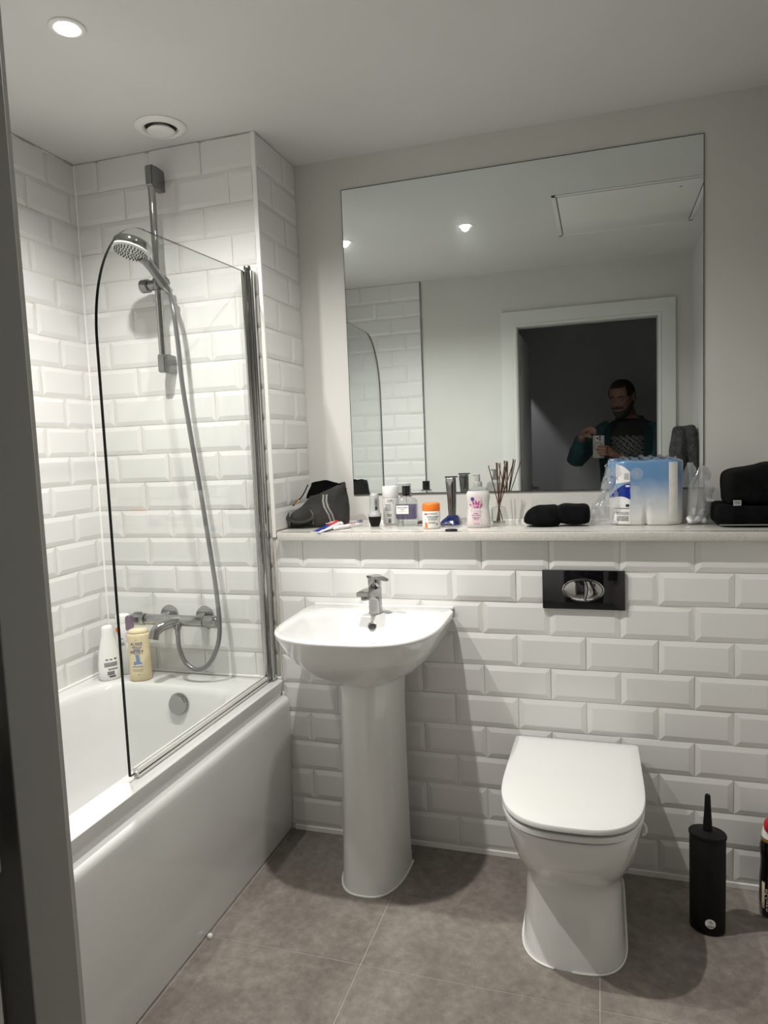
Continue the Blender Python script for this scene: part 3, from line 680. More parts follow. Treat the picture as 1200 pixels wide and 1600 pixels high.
# ------------------------------------------------------------------ toilet brush
BC = V((1.030, -.205, 0))
t = thing('toilet_brush', BC, 'matt black oval toilet brush holder on the floor right of the toilet', 'toilet brush')
rq = Matrix.Rotation(math.radians(-18), 3, 'Z')
b = B(); lathe(b, [(.040, 0), (.0445, .003), (.0450, .012), (.0455, .262), (.0440, .264)], BC, 48, rq, sy=.80); obj('holder', b, M['black'], t, 50)
b = B(); lathe(b, [(.0440, .2645), (.0475, .2655), (.0480, .270), (.046, .2735), (.020, .2755), (.012, .279), (.0115, .283)], BC, 48, rq, sy=.80); obj('lid', b, M['black'], t, 50)
b = B(); lathe(b, [(.0118, .275), (.0110, .30), (.0085, .34), (.0072, .374), (.0055, .378), (.0035, .376)], BC, 20); obj('handle', b, M['black'], t, 50)
an = math.atan2(.030, -.037)
b = B()
def bf(p):   # onto the oval holder, on its camera side
    a = math.radians(-72) + p.x / .043
    l_ = rq @ V(((.0455 + .0006 + p.z) * math.cos(a), (.0455 + .0006 + p.z) * math.sin(a) * .80, 0)); return BC + V((l_.x, l_.y, .036 + p.y))
ctr = b.verts.new(bf(V((0, 0, 0)))); rg = [b.verts.new(bf(V((.0125 * math.cos(2 * PI * i / 24), .0135 * math.sin(2 * PI * i / 24), 0)))) for i in range(24)]
for i in range(24): b.faces.new((ctr, rg[i], rg[(i + 1) % 24]))
st = obj('sticker', b, M['whitep'], t, None); st['label'] = 'round pale sticker'
b = B(); 
for w, y in (('WELL', .0062), ('100% recycled', -.0055), ('polypropylene', -.0085)): text_bm(b, w, .0030 if len(w) > 4 else .0036, None, .0002, warp=lambda c, y=y: bf(V((c.x, c.y + y, .0006 + c.z))))
for i in range(28):
    a0, a1 = 2 * PI * i / 28, 2 * PI * (i + 1) / 28
    vs = [b.verts.new(bf(V((r * math.cos(a), r * math.sin(a) + .0005, .0006)))) for r, a in ((.0036, a0), (.0036, a1), (.0041, a1), (.0041, a0))]; b.faces.new(vs)
obj('sticker_print', b, M['ink'], st, None)
# cleaner bottle at frame edge
BC = V((1.2155, -.105, 0))
t = thing('cleaner_bottle', BC, 'black cleaner bottle with white collar and red cap on the floor at right edge', 'bottle')
b = B(); lathe(b, [(.034, 0), (.0395, .004), (.0405, .05), (.0400, .11), (.0375, .14), (.0375, .165), (.0400, .185), (.0395, .205), (.036, .217)], BC, 40, sy=.75); obj('body', b, M['blackgloss'], t, 60)
b = B(); lathe(b, [(.0365, .2165), (.0372, .222), (.035, .2275)], BC, 40, sy=.77); obj('amber_shoulder', b, M['amber'], t, 60)
b = B(); lathe(b, [(.0352, .2265), (.0345, .235), (.031, .255), (.026, .268), (.022, .270)], BC, 40, sy=.8); obj('collar', b, M['white'], t, 60)
b = B(); lathe(b, [(.020, .245), (.0245, .250), (.0265, .262), (.024, .274), (.017, .282), (.001, .284)], BC + V((-.008, -.018, .004)), 32); obj('cap', b, M['red'], t, 60)
b = B(); fw = cwarp(BC, .0402, 0, math.radians(-42))
patch(b, lambda p: fw(p) * 1, -.016, -.006, .03, .105, 6, 6); o = obj('gold_side_label', b, M['cream'], t, None)
b = B(); text_bm(b, '5', .03, None, .0002, warp=lambda c: fw(V((c.x + .016, c.y + .105, .0008 + c.z)))); obj('number_print', b, M['tred'], t, None)
b = B(); 
for k, w in enumerate(('EXTRA', 'POWER', 'CLEAN', 'SHINE', 'FRESH', 'DAILY')): text_bm(b, w, .011, None, .0002, warp=lambda c, k=k: fw(V((c.x + .014, c.y + .085 - k * .011, .0008 + c.z))))
obj('lettering', b, M['whitep'], t, None)

# ------------------------------------------------------------------ bottles on the bath rim
def ell_lathe(bm, prof, c, seg=36, ang=0, mi=0, **k):
    """prof: (rx, ry, z)"""
    rq = Matrix.Rotation(ang, 3, 'Z')
    loft(bm, [[V(c) + rq @ V((rx * math.cos(2 * PI * i / seg), ry * math.sin(2 * PI * i / seg), z)) for i in range(seg)] for rx, ry, z in prof], True, True, mi)
RZ = .5457
C1 = V((-.928, -.118, RZ)); a1 = math.radians(52)
t = thing('shower_gel_bottle', C1, 'white teardrop shower gel bottle with black back print on the bath corner', 'bottle')
b = B(); ell_lathe(b, [(.030, .018, 0), (.035, .021, .004), (.0385, .0225, .03), (.0385, .0225, .06), (.034, .021, .10), (.026, .018, .14), (.0205, .0165, .165), (.0195, .016, .185), (.017, .014, .194), (.008, .007, .197)], C1, 40, a1); obj('body', b, M['white'], t, 60)
def flatw(c, ang, off, z0):
    m_ = Matrix.Translation(V(c)) @ Matrix.Rotation(ang, 4, 'Z')
    return lambda p: m_ @ V((p.x, -(off + p.z) - 0.0, z0 + p.y))
def ellw(c, ang, rx, ry, z0, taper=None):
    m_ = Matrix.Translation(V(c)) @ Matrix.Rotation(ang, 4, 'Z')
    def f(p):
        z = z0 + p.y; k = taper(z) if taper else 1
        x = max(-.97, min(.97, p.x / (rx * k)));  return m_ @ V((p.x, -ry * k * math.sqrt(1 - x * x) - .0006 - p.z, z))
    return f
tp = lambda z: 1.0 if z < .06 else 1 - (z - .06) * 4.0
f = ellw(C1, a1, .0385, .0225, .0, lambda z: 1.0 if z < .06 else 1 - (z - .06) * 3.2)
b = B()
bars(b, f, -.020, .020, .098, 4, .0036, .0024); bars(b, f, -.022, .022, .064, 5, .0032, .0021); bars(b, f, -.010, .022, .042, 2, .0035, .0022)
for i in range(16):
    x = -.014 + i * .0016
    vs = [b.verts.new(f(V(q))) for q in ((x, .020, 0), (x + (.0005 + .0005 * (i % 3)), .020, 0), (x + (.0005 + .0005 * (i % 3)), .034, 0), (x, .034, 0))]; b.faces.new(vs)
patch(b, f, -.008, .014, .012, .017, 4, 1)
for x in (-.017, -.003, .012): patch(b, f, x, x + .009, .074, .080, 2, 1)
obj('back_print', b, M['ink'], t, None)
C2 = V((-.915, -.045, RZ))
t = thing('white_shampoo_bottle', C2, 'white bottle with an orange and green mark half hidden behind the screen edge', 'bottle')
b = B(); ell_lathe(b, [(.028, .020, 0), (.033, .024, .005), (.034, .025, .06), (.033, .025, .13), (.030, .023, .165), (.027, .021, .185), (.026, .020, .188)], C2, 40, math.radians(20)); obj('body', b, M['white'], t, 60)
b = B(); ell_lathe(b, [(.0265, .0205, .1885), (.027, .021, .192), (.0255, .020, .215), (.022, .017, .221), (.01, .008, .222)], C2, 40, math.radians(20)); obj('cap', b, M['white'], t, 60)
f = ellw(C2, math.radians(20), .034, .025, 0)
b = B(); patch(b, f, -.022, -.010, .160, .176, 4, 2); o = obj('orange_mark', b, M['orange'], t, None)
b = B(); patch(b, f, -.015, -.004, .150, .156, 3, 1); obj('leaf_mark', b, mat('leaf_green', (.05, .12, .04), .5), t, None)
b = B(); text_bm(b, 'lov', .012, None, .0002, warp=lambda c: f(V((c.x - .004, c.y + .135, c.z)))); bars(b, f, -.012, .008, .118, 3, .004, .0022); obj('print', b, M['ink'], t, None)
C3 = V((-.812, -.098, RZ)); a3 = math.radians(28)
t = thing('cream_shampoo_bottle', C3, 'cream coloured shampoo bottle with a purple spout on the bath rim', 'bottle')
b = B(); ell_lathe(b, [(.034, .024, 0), (.038, .028, .004), (.0385, .0285, .03), (.0375, .028, .08), (.036, .027, .115), (.038, .0285, .145), (.0395, .029, .160), (.038, .028, .168), (.030, .023, .172)], C3, 48, a3); obj('body', b, M['cream'], t, 60)
b = B(); ell_lathe(b, [(.0345, .0265, .172), (.0355, .027, .175), (.034, .0265, .181), (.027, .022, .1865), (.012, .010, .1885)], C3, 40, a3); obj('cap', b, M['cream'], t, 60)
b = B(); loft(b, [[C3 + V((-.026 + x, -.010 + y, z)) for x, y in ((-.0125, -.010), (.0125, -.010), (.0125, .010), (-.0125, .010))] for x0, z in ((0, .180),)] + [[C3 + V((-.026 + x * s + dx, -.010 + y * s, z)) for x, y in ((-.0125, -.010), (.0125, -.010), (.0125, .010), (-.0125, .010))] for s, dx, z in ((1, 0, .225), (.9, .003, .233))]); bmesh.ops.bevel(b, geom=b.edges[:], offset=.003, segments=3, affect='EDGES'); obj('spout', b, M['purple'], t, 50)
f = ellw(C3, a3, .038, .028, 0)
b = B()
for w, z, s in (('AUSSIE', .135, .0145), ('MIRACLE', .123, .009), ('MOIST', .105, .0165)): text_bm(b, w, s, None, .0002, spacing=.95, warp=lambda c, z=z: f(V((c.x - .005, c.y + z, c.z))))
text_bm(b, 'the', .006, None, .0002, warp=lambda c: f(V((c.x - .005, c.y + .150, c.z)))); bars(b, f, -.022, .012, .052, 1, .004, .0028); bars(b, f, -.022, .012, .043, 3, .0036, .0012); text_bm(b, '350ml', .0045, None, .0002, warp=lambda c: f(V((c.x - .002, c.y + .024, c.z))))
obj('lettering', b, M['inkblue'], t, None)
b = B()
for x0, x1, y0, y1 in ((-.016, .006, .112, .117), (-.010, .002, .086, .097), (-.014, .010, .062, .070), (-.009, .004, .070, .086), (-.018, -.010, .060, .072)): patch(b, f, x0, x1, y0, y1, 3, 2)
obj('splash_graphic', b, mat('pale_blue_ink', (.16, .28, .5), .5), t, None)

# ------------------------------------------------------------------ things on the stone ledge
LZ = LEDGE_T + .0005
# toiletry bag
t = bagt = thing('toiletry_bag', (-.195, .15, LZ), 'open charcoal canvas wash bag with pale stripes at the left end of the ledge', 'bag')
def bagpt(u, v):   # u around 0..1, v height 0..1
    pass
b = B()
N = 56
def bring2(cx, cy, rx, ry, z, tilt=0, e=3.2, shx=0, lift=0):
    o = []
    for i in range(N):
        a = 2 * PI * i / N; c, s = math.cos(a), math.sin(a)
        x = rx * math.copysign(abs(c) ** (2 / e), c); y = ry * math.copysign(abs(s) ** (2 / e), s)
        zz = z + tilt * x / max(rx, .001) + lift * max(0, y / ry)
        p = Matrix.Rotation(math.radians(14), 3, 'Z') @ V((x, y, 0))
        o.append(V((cx + p.x + shx, cy + p.y, LZ + zz)))
    return o
loft(b, [bring2(-.194, .152, .086, .052, 0), bring2(-.194, .152, .099, .064, .006), bring2(-.194, .152, .102, .067, .03, .002), bring2(-.192, .152, .100, .064, .055, .010), bring2(-.186, .152, .092, .056, .080, .020), bring2(-.178, .153, .080, .046, .105, .026), bring2(-.168, .155, .070, .036, .122, .024, lift=.010), bring2(-.166, .156, .067, .033, .130, .020, lift=.014),
         bring2(-.166, .156, .062, .029, .126, .020, lift=.012), bring2(-.172, .155, .070, .038, .085, .012), bring2(-.19, .152, .085, .05, .03, 0)])
rumple(b, .010, 22, 3); rumple(b, .004, 60, 5)
for v in b.verts: v.co.z = max(v.co.z, LZ + .0002)
bag = obj('body', b, M['fabricg'], t, 80, 1)
# open flap (black lining) standing up behind the mouth
b = B()
def flap(u, v):
    x = -.238 + .145 * u; z = LZ + .100 + .060 * v * (1 - .75 * u ** 1.5) * math.sin(PI * min(1, .25 + u * .8)) ** .3 + .030 * u
    y = .150 + .028 * v - .03 * (1 - u) * (1 - v)
    return V((x, y, z))
grid(b, flap, 20, 8); bmesh.ops.solidify(b, geom=b.faces[:], thickness=.004); rumple(b, .004, 30, 9); obj('open_flap', b, M['fabricb'], t, 80)
b = B()
def onbag(x, z, off=.002):
    return V((x, .152 - .064 * (1 - ((z) / .16) ** 2 * .5) + (x + .19) * .25 - off, LZ + z))
lastb = bpy.context
for x0 in (-.172, -.160):
    pts = [(x0 + .001, .118), (x0 + .002, .095), (x0 + .010, .07), (x0 + .024, .045), (x0 + .031, .022), (x0 + .032, .006)]
    prev = None
    rr_ = [(onbag(x, z, .0045), onbag(x + .0072, z, .0045)) for x, z in pts]
    vs = [[b.verts.new(p) for p in pr_] for pr_ in rr_]
    for i in range(len(vs) - 1): b.faces.new((vs[i][0], vs[i][1], vs[i + 1][1], vs[i + 1][0]))
st = obj('stripe', b, M['webbing'], t, None)
# shrinkwrap the stripes to the bag body
def shrink(o, target, off):
    s = o.modifiers.new('wrap', 'SHRINKWRAP'); s.target = target; s.wrap_method = 'NEAREST_SURFACEPOINT'; s.wrap_mode = 'OUTSIDE_SURFACE'; s.offset = off
ss = st.modifiers.new('sub', 'SUBSURF'); ss.subdivision_type = 'SIMPLE'; ss.levels = ss.render_levels = 3
shrink(st, bag, .0030)
b = B()
sm_ = catmull([(-.262, .060, LZ + .088), (-.235, .060, LZ + .092), (-.212, .060, LZ + .082), (-.195, .060, LZ + .055), (-.190, .060, LZ + .030), (-.192, .060, LZ + .008)], 6)
vs = [[b.verts.new(p + V((dx, 0, 0))) for dx in (0, .0022)] for p in sm_]
for i in range(len(vs) - 1): b.faces.new((vs[i][0], vs[i][1], vs[i + 1][1], vs[i + 1][0]))
se_ = obj('pocket_seam', b, M['webbing'], t, None); shrink(se_, bag, .0025)
b = B(); loft(b, [bring2(-.248, .118, .036, .036, .001), bring2(-.248, .116, .047, .048, .010), bring2(-.246, .116, .050, .050, .040, .004), bring2(-.240, .118, .046, .045, .062, .010), bring2(-.232, .122, .034, .034, .080, .010), bring2(-.226, .126, .018, .018, .088, .006)])
rumple(b, .008, 26, 8)
for v in b.verts: v.co.z = max(v.co.z, LZ + .0002)
obj('front_pocket', b, M['fabricg'], t, 80, 1)
b = B(); tube(b, catmull([(-.302, .090, LZ + .060), (-.288, .066, LZ + .038), (-.255, .056, LZ + .024), (-.215, .064, LZ + .026), (-.195, .078, LZ + .038)], 8), .008, 8, flat=.35); obj('side_strap', b, M['fabricg'], t, 60)
b = B(); tube(b, catmull([(-.285, .11, LZ + .076), (-.268, .105, LZ + .092), (-.250, .105, LZ + .106), (-.240, .115, LZ + .125), (-.232, .13, LZ + .150)], 6), .0022, 8); z_ = obj('zip', b, M['fabricb'], t, 60)
b = B(); box(b, -.012, .012, -.0015, .0015, -.003, .003, .001, mtx=Matrix.Translation((-.262, .095, LZ + .090)) @ Matrix.Rotation(math.radians(-40), 4, 'Y')); obj('zip_pull', b, M['gold'], t)
bagt.location.y += .022; bagt.location.x -= .006
# toothpaste
P0, P1 = V((-.141, -.034, LZ)), V((-.096, .110, LZ))
dr = (P1 - P0).normalized(); sd = V((dr.y, -dr.x, 0)); Lp = (P1 - P0).length
t = thing('toothpaste_tube', (P0 + P1) / 2, 'red, blue and white toothpaste tube in front of the wash bag', 'toothpaste')
b = B()
prof = [(0, .021, .0008), (.006, .021, .0012), (.03, .0205, .004), (.07, .019, .009), (.105, .0175, .013), (.118, .016, .0145), (.124, .010, .010)]
rings = []
for s, w, h in prof:
    rings.append([P0 + dr * s + sd * w * math.cos(2 * PI * i / 24) + V((0, 0, h + .0002 + h * math.sin(2 * PI * i / 24))) for i in range(24)])
Rg = loft(b, rings)
for f_ in b.faces:
    c = f_.calc_center_median(); s = (c - P0).dot(dr); u = (c - P0).dot(sd)
    f_.material_index = 0
    if c.z > LZ + .001 and u < .012 and s > .008: f_.material_index = 1 if s < .072 - u * .8 else 2
obj('tube', b, [M['white'], M['tblue'], M['tred']], t, 60)
b = B(); cyl(b, P0 + dr * .122 + V((0, 0, .0115)), P0 + dr * .143 + V((0, 0, .0115)), .0112, 24, .0015); obj('cap', b, M['white'], t)
b = B(); ax = Matrix((dr, -sd, V((0, 0, 1)))).transposed().to_4x4()
text_bm(b, 'Colgate', .0145, Matrix.Translation(P0 + dr * .088 - sd * .003 + V((0, 0, .0245))) @ ax @ Matrix.Rotation(math.radians(-5), 4, 'Y'), .0006); obj('lettering', b, M['whitep'], t, None)
# toothbrush
P0, P1 = V((-.094, .020, LZ)), V((-.052, .150, LZ)); dr = (P1 - P0).normalized(); sd = V((dr.y, -dr.x, 0))
t = thing('toothbrush', (P0 + P1) / 2, 'white and pink toothbrush with teal bristles lying on the ledge', 'toothbrush')
b = B(); tube(b, catmull([P0 + V((0, 0, .007)), P0 + dr * .03 + V((0, 0, .0085)), P0 + dr * .07 + sd * .003 + V((0, 0, .0075)), P0 + dr * .10 + V((0, 0, .008)), P0 + dr * .135 + V((0, 0, .007)), P0 + dr * .160 + V((0, 0, .008))], 8), [.0035, .0068, .0058, .0065, .0035, .003, .0055, .005], 14); obj('handle', b, M['white'], t, 60)
b = B(); tube(b, catmull([P0 + dr * .02 - sd * .004 + V((0, 0, .013)), P0 + dr * .05 + V((0, 0, .0125)), P0 + dr * .08 + V((0, 0, .013)), P0 + dr * .115 + V((0, 0, .011))], 5), .0018, 8); obj('grip_line', b, M['pink'], t, 60)
for k, mname in enumerate(('tblue', 'teal', 'pink')):
    b = B()
    for i in range(7):
        for j in range(3):
            p = P0 + dr * (.138 + .0033 * i) + sd * (.003 * (j - 1)) + V((0, 0, .010))
            if (i + j) % 3 == k: cyl(b, p, p + V((0, 0, .0115)), .0013, 6)
    obj('bristles', b, M[mname], t, None)
# roll-on deodorant
C = V((.012, .145, LZ))
t = thing('roll_on_deodorant', C, 'grey roll on deodorant standing on its black cap, left of the white spray', 'deodorant')
b = B(); lathe(b, [(.0145, 0), (.0155, .002), (.0205, .018), (.0222, .030), (.0222, .0345)], C, 36); obj('cap', b, M['black'], t, 60)
b = B(); ell_lathe(b, [(.0225, .0225, .0347), (.0238, .0235, .0375), (.0235, .0225, .042), (.0195, .0185, .047), (.0175, .0155, .06), (.0175, .015, .085), (.0165, .0145, .105), (.013, .012, .113), (.006, .006, .1165)], C, 40); obj('body', b, M['greyp'], t, 60)
f = ellw(C, math.radians(20), .0182, .0157, 0)
b = B(); patch(b, f, .0005, .0105, .050, .098, 4, 4); o = obj('label_panel', b, M['webbing'], t, None)
f2 = lambda p: f(V((p.x, p.y, p.z + .0004)))
b = B(); bars(b, f2, .0015, .0095, .088, 4, .004, .002); patch(b, f2, .0015, .0095, .054, .070, 2, 2); obj('print', b, M['ink'], t, None)
# white spray
C = V((.0495, .218, LZ))
t = thing('spray_can', C, 'white cylindrical spray can with a white cap between deodorant and perfume', 'spray can')
b = B(); lathe(b, [(.0265, 0), (.0285, .002), (.0290, .006), (.0290, .092), (.0282, .0935)], C, 40); obj('can', b, mat('silver_white', (.62, .62, .60), .3), t, 60)
b = B(); lathe(b, [(.0284, .0942), (.0291, .0955), (.0291, .131), (.0275, .1345), (.0005, .1352)], C, 40); obj('cap', b, M['white'], t, 60)
f = cwarp(C, .0290, LZ, math.radians(8))
b = B(); text_bm(b, 'OP', .013, None, .0002, warp=lambda c: f(V((c.x + .001, c.y + .083, c.z)))); bars(b, f, -.016, .004, .070, 6, .0042, .0018); bars(b, f, -.010, .006, .034, 2, .005, .003); bars(b, f, .012, .0135, .083, 3, .0048, .004)
for k in range(6): patch(b, f, -.006, .004, .006 + k * .0026, .0075 + k * .0026, 3, 1)
obj('print', b, M['ink'], t, None)
# perfume bottle
C = V((.1245, .158, LZ))
t = thing('perfume_bottle', C, 'square glass scent bottle of violet liquid with a black cap', 'perfume bottle')
def sq(rx, ry, z, e=7, n=40): return se_ring(C.x, C.y, rx, ry, LZ + z, n, e)
b = B(); loft(b, [sq(.034, .019, 0), sq(.0372, .0215, .002), sq(.0375, .022, .03), sq(.0378, .022, .075), sq(.035, .0205, .088, 4), sq(.026, .016, .0965, 3), sq(.015, .0125, .1005, 2.2), sq(.0135, .0125, .104, 2)]); obj('glass_body', b, M['clear'], t, 45)
b = B(); loft(b, [sq(.033, .017, .024, 6), sq(.0348, .0185, .027), sq(.035, .0186, .073), sq(.034, .018, .0735)]); obj('liquid', b, M['liquidv'], t, 45)
b = B(); lathe(b, [(.0205, .1015), (.0215, .1035), (.0205, .106), (.0125, .107)], C, 28); obj('collar', b, M['chrome'], t, 50)
b = B(); lathe(b, [(.0135, .107), (.0142, .1085), (.0142, .137), (.0132, .1385), (.0005, .1388)], C, 28); obj('cap', b, M['blackgloss'], t, 50)
b = B(); tube(b, [C + V((0, 0, .1)), C + V((.002, 0, .02))], .0012, 6); obj('dip_tube', b, M['plasticfilm'], t, None)
b = B(); box(b, C.x - .031, C.x + .013, C.y - .0232, C.y - .0225, LZ + .0425, LZ + .0715, .0003, 1); lb = obj('label', b, M['whitep'], t)
b = B()
for w, z, s in (('GENTLEMEN', .064, .0068), ('ONLY', .0575, .0058), ('G I V E N C H Y', .0505, .0036)): text_bm(b, w, s, Matrix.Translation((C.x - .009, C.y - .0234, LZ + z)) @ Matrix.Rotation(PI / 2, 4, 'X'), .0001)
obj('lettering', b, M['ink'], lb, None)
# small metal clipper
C = V((.156, .215, LZ))
t = thing('metal_clasp', C, 'small shiny metal clasp lying behind the orange lidded pot', 'clasp')
b = B(); tube(b, catmull([C + V((-.006, 0, .004)), C + V((0, -.006, .008)), C + V((.012, -.004, .008)), C + V((.016, .004, .004))], 5), .004, 10); obj('loop', b, M['chrome'], t, 60)
b = B(); box(b, C.x - .01, C.x + .022, C.y - .004, C.y + .006, LZ, LZ + .004, .001); obj('base', b, M['dark'], t)
# orange lidded pot
C = V((.2290, .082, LZ))
t = thing('supplement_pot', C, 'white pot with an orange lid and small printed label', 'pot')
b = B(); lathe(b, [(.026, 0), (.0285, .002), (.0297, .006), (.0297, .054), (.0285, .058), (.027, .059)], C, 44); obj('pot', b, M['white'], t, 60)
b = B(); lathe(b, [(.0290, .0593), (.0295, .061), (.0295, .078), (.0280, .083), (.0245, .0848), (.0005, .0852)], C, 44); obj('lid', b, M['orange'], t, 60)
f = cwarp(C, .0297, LZ, math.radians(12))
b = B(); patch(b, f, -.0225, -.0130, .004, .020, 4, 2); obj('orange_panel', b, M['orange'], t, None)
b = B(); patch(b, f, -.024, -.012, .047, .0515, 4, 1); obj('red_tab', b, M['tred'], t, None)
b = B(); text_bm(b, 'arthromax', .0092, None, .0002, warp=lambda c: f(V((c.x + .006, c.y + .0405, c.z)))); bars(b, f, -.010, .020, .051, 2, .0028, .0012); bars(b, f, -.010, .021, .0345, 3, .003, .0012); bars(b, f, -.010, .014, .0215, 2, .0035, .0016); patch(b, f, .017, .021, .013, .019, 1, 1); bars(b, f, -.022, -.017, .030, 2, .008, .0018)
obj('print', b, M['ink'], t, None)
# trimmer on stand
C = V((.270, .205, LZ))
t = thing('beard_trimmer', C, 'upright brushed steel beard trimmer on a dark blue charging stand', 'trimmer')
ttx, tty = .2795, .185
b = B(); 
def bxr(cx, cy, rx, ry, z, e=4): return se_ring(cx, cy, rx, ry, LZ + z, 28, e)
loft(b, [bxr(C.x, C.y - .006, .034, .036, 0), bxr(C.x, C.y - .006, .036, .038, .003), bxr(C.x + .001, C.y - .004, .032, .034, .014, 3), bxr(ttx, tty + .002, .022, .024, .026, 3), bxr(ttx, tty + .002, .017, .018, .032, 3)]); obj('charging_stand', b, M['blue'], t, 45)
b = B(); box(b, C.x - .025, C.x + .012, C.y - .0445, C.y - .040, LZ + .003, LZ + .0065, .001); obj('metal_strip', b, M['chrome'], t)
b = B(); loft(b, [se_ring(ttx - .001, tty, .0125, .012, LZ + .024, 28, 2.4), se_ring(ttx - .001, tty, .0138, .013, LZ + .05, 28, 2.4), se_ring(ttx - .001, tty, .0155, .0145, LZ + .09, 28, 2.4), se_ring(ttx - .002, tty, .0168, .0155, LZ + .125, 28, 2.6), se_ring(ttx - .003, tty, .0175, .015, LZ + .150, 28, 3), se_ring(ttx - .003, tty, .0165, .010, LZ + .160, 28, 4)]); obj('body', b, M['steel'], t, 50)
b = B(); box(b, ttx - .022, ttx + .020, tty - .0075, tty + .007, LZ + .161, LZ + .1655, .001)
obj('blade', b, M['dark'], t)
b = B(); prism(b, [(ttx - .016, tty - .0148, LZ + .155), (ttx + .010, tty - .0148, LZ + .155), (ttx - .003, tty - .0160, LZ + .132)], (0, -.0015, 0)); obj('badge', b, M['chrome'], t, None)
# black cap
C = V((.3105, .006, LZ))
b = B(); lathe(b, [(.018, 0), (.020, .0012), (.0195, .004), (.016, .0055), (.0005, .006)], C, 32, sy=.8)
tag(obj('blade_guard', b, M['black'], None, 60), 'flat black oval cap lying on the ledge in front of the trimmer', 'cap')
# soap bottle
C = V((.3825, .105, LZ)); aS = math.radians(6)
t = thing('hand_soap_bottle', C, 'waisted pearly hand soap bottle with a pink flower label', 'soap bottle')
prof = [(.036, .021, 0), (.0385, .0235, .003), (.0395, .0245, .015), (.0385, .0235, .03), (.0355, .021, .055), (.034, .020, .068), (.0365, .0215, .085), (.0385, .0235, .10), (.0375, .023, .112), (.033, .021, .120)]
b = B(); ell_lathe(b, prof, C, 48, aS); obj('body', b, M['soap'], t, 60)
b = B(); ell_lathe(b, [(.0332, .0212, .120), (.028, .019, .125), (.019, .0155, .1295), (.0125, .0125, .132), (.012, .012, .136)], C, 40, aS); obj('clear_shoulder', b, M['clear'], t, 60)
b = B(); lathe(b, [(.0142, .134), (.0145, .136), (.0142, .147), (.0128, .149)], C, 32); lathe(b, [(.0088, .149), (.0085, .166), (.0078, .1695)], C, 20); box(b, C.x - .015, C.x + .008, C.y - .006, C.y + .006, LZ + .168, LZ + .1745, .0025)
obj('pump', b, mat('clear_grey_plastic', (.50, .50, .49), .2, trans=.3), t, 45)
def ktap(z):
    for (r0, _, z0), (r1, _, z1) in zip(prof, prof[1:]):
        if z0 <= z <= z1: return (r0 + (r1 - r0) * (z - z0) / (z1 - z0)) / .0395
    return .9
f = ellw(C, aS, .0395, .0245, 0, ktap)
b = B()
def lab(u, v):
    z = .010 + .097 * v; w = .019 - .006 * math.sin(PI * min(1, v * 1.15)) if v < .85 else .019 - .014 * ((v - .85) / .15) ** 2
    return f(V((-.007 + (u - .5) * 2 * w, z, 0)))
grid(b, lab, 10, 14); lb = obj('label', b, mat('pale_pink_label', (.70, .56, .58), .35), t, 60)
f1 = lambda p: f(V((p.x, p.y, p.z + .0005)))
b = B()
def petal(cx, cy, ln, wd, an_):
    vs = []
    for i in range(12):
        a = 2 * PI * i / 12; x, y = wd * math.sin(a) * (.6 + .4 * math.cos(a / 1.)), ln * (.5 - .5 * math.cos(a))
        vs.append(b.verts.new(f1(V((cx + x * math.cos(an_) - y * math.sin(an_), cy + x * math.sin(an_) + y * math.cos(an_), 0)))))
    b.faces.new(vs)
for an_ in (-1.1, -.5, 0, .5, 1.1): petal(-.006, .066, .026, .007, an_)
fl_ = obj('flower_print', b, mat('magenta_petal', (.42, .07, .26), .4), lb, None)
f1 = lambda p: f(V((p.x, p.y, p.z + .0009)))
b = B()
for an_ in (-.8, .0, .8): petal(-.009, .068, .015, .0045, an_)
obj('petal_highlight', b, mat('pale_petal', (.70, .32, .48), .4), lb, None)
b = B(); vs = [b.verts.new(f1(V((-.017 + .0062 * math.cos(2 * PI * i / 20), .094 + .0062 * math.sin(2 * PI * i / 20), 0)))) for i in range(20)]; b.faces.new(vs); obj('round_badge', b, mat('violet_badge', (.07, .05, .25), .4), lb, None)
b = B(); text_bm(b, 'Cussons', .011, None, .0002, warp=lambda c: f1(V((c.x - .008, c.y + .058, c.z)))); obj('script_lettering', b, M['whitep'], lb, None)
b = B()
for w, z, s in (('CREME', .047, .005), ('PURE & GENTLE', .041, .0042), ('magnolia', .034, .0065), ('hand wash', .028, .004)): text_bm(b, w, s, None, .0002, warp=lambda c, z=z: f1(V((c.x - .007, c.y + z, c.z))))
bars(b, f1, -.014, .006, .014, 1, .003, .0015); obj('fine_print', b, M['inkpurple'], lb, None)
# reed diffuser
C = V((.437, .193, LZ))
t = thing('reed_diffuser', C, 'small clear glass reed diffuser with dark brown sticks', 'diffuser')
b = B(); loft(b, [se_ring(C.x, C.y, .0215, .0215, LZ, 32, 5), se_ring(C.x, C.y, .0225, .0225, LZ + .002, 32, 5), se_ring(C.x, C.y, .0225, .0225, LZ + .052, 32, 5), se_ring(C.x, C.y, .0205, .0205, LZ + .057, 32, 4), se_ring(C.x, C.y, .0095, .0095, LZ + .060, 32, 2), se_ring(C.x, C.y, .009, .009, LZ + .072, 32, 2)], True, False); obj('glass_jar', b, M['clear'], t, 50)
b = B(); loft(b, [se_ring(C.x, C.y, .0195, .0195, LZ + .004, 28, 5), se_ring(C.x, C.y, .020, .020, LZ + .011, 28, 5)]); obj('oil', b, M['liquidy'], t, 50)
b = B(); box(b, C.x - .0236, C.x - .0227, C.y - .015, C.y + .013, LZ + .008, LZ + .052, .0003); obj('label', b, M['whitep'], t)
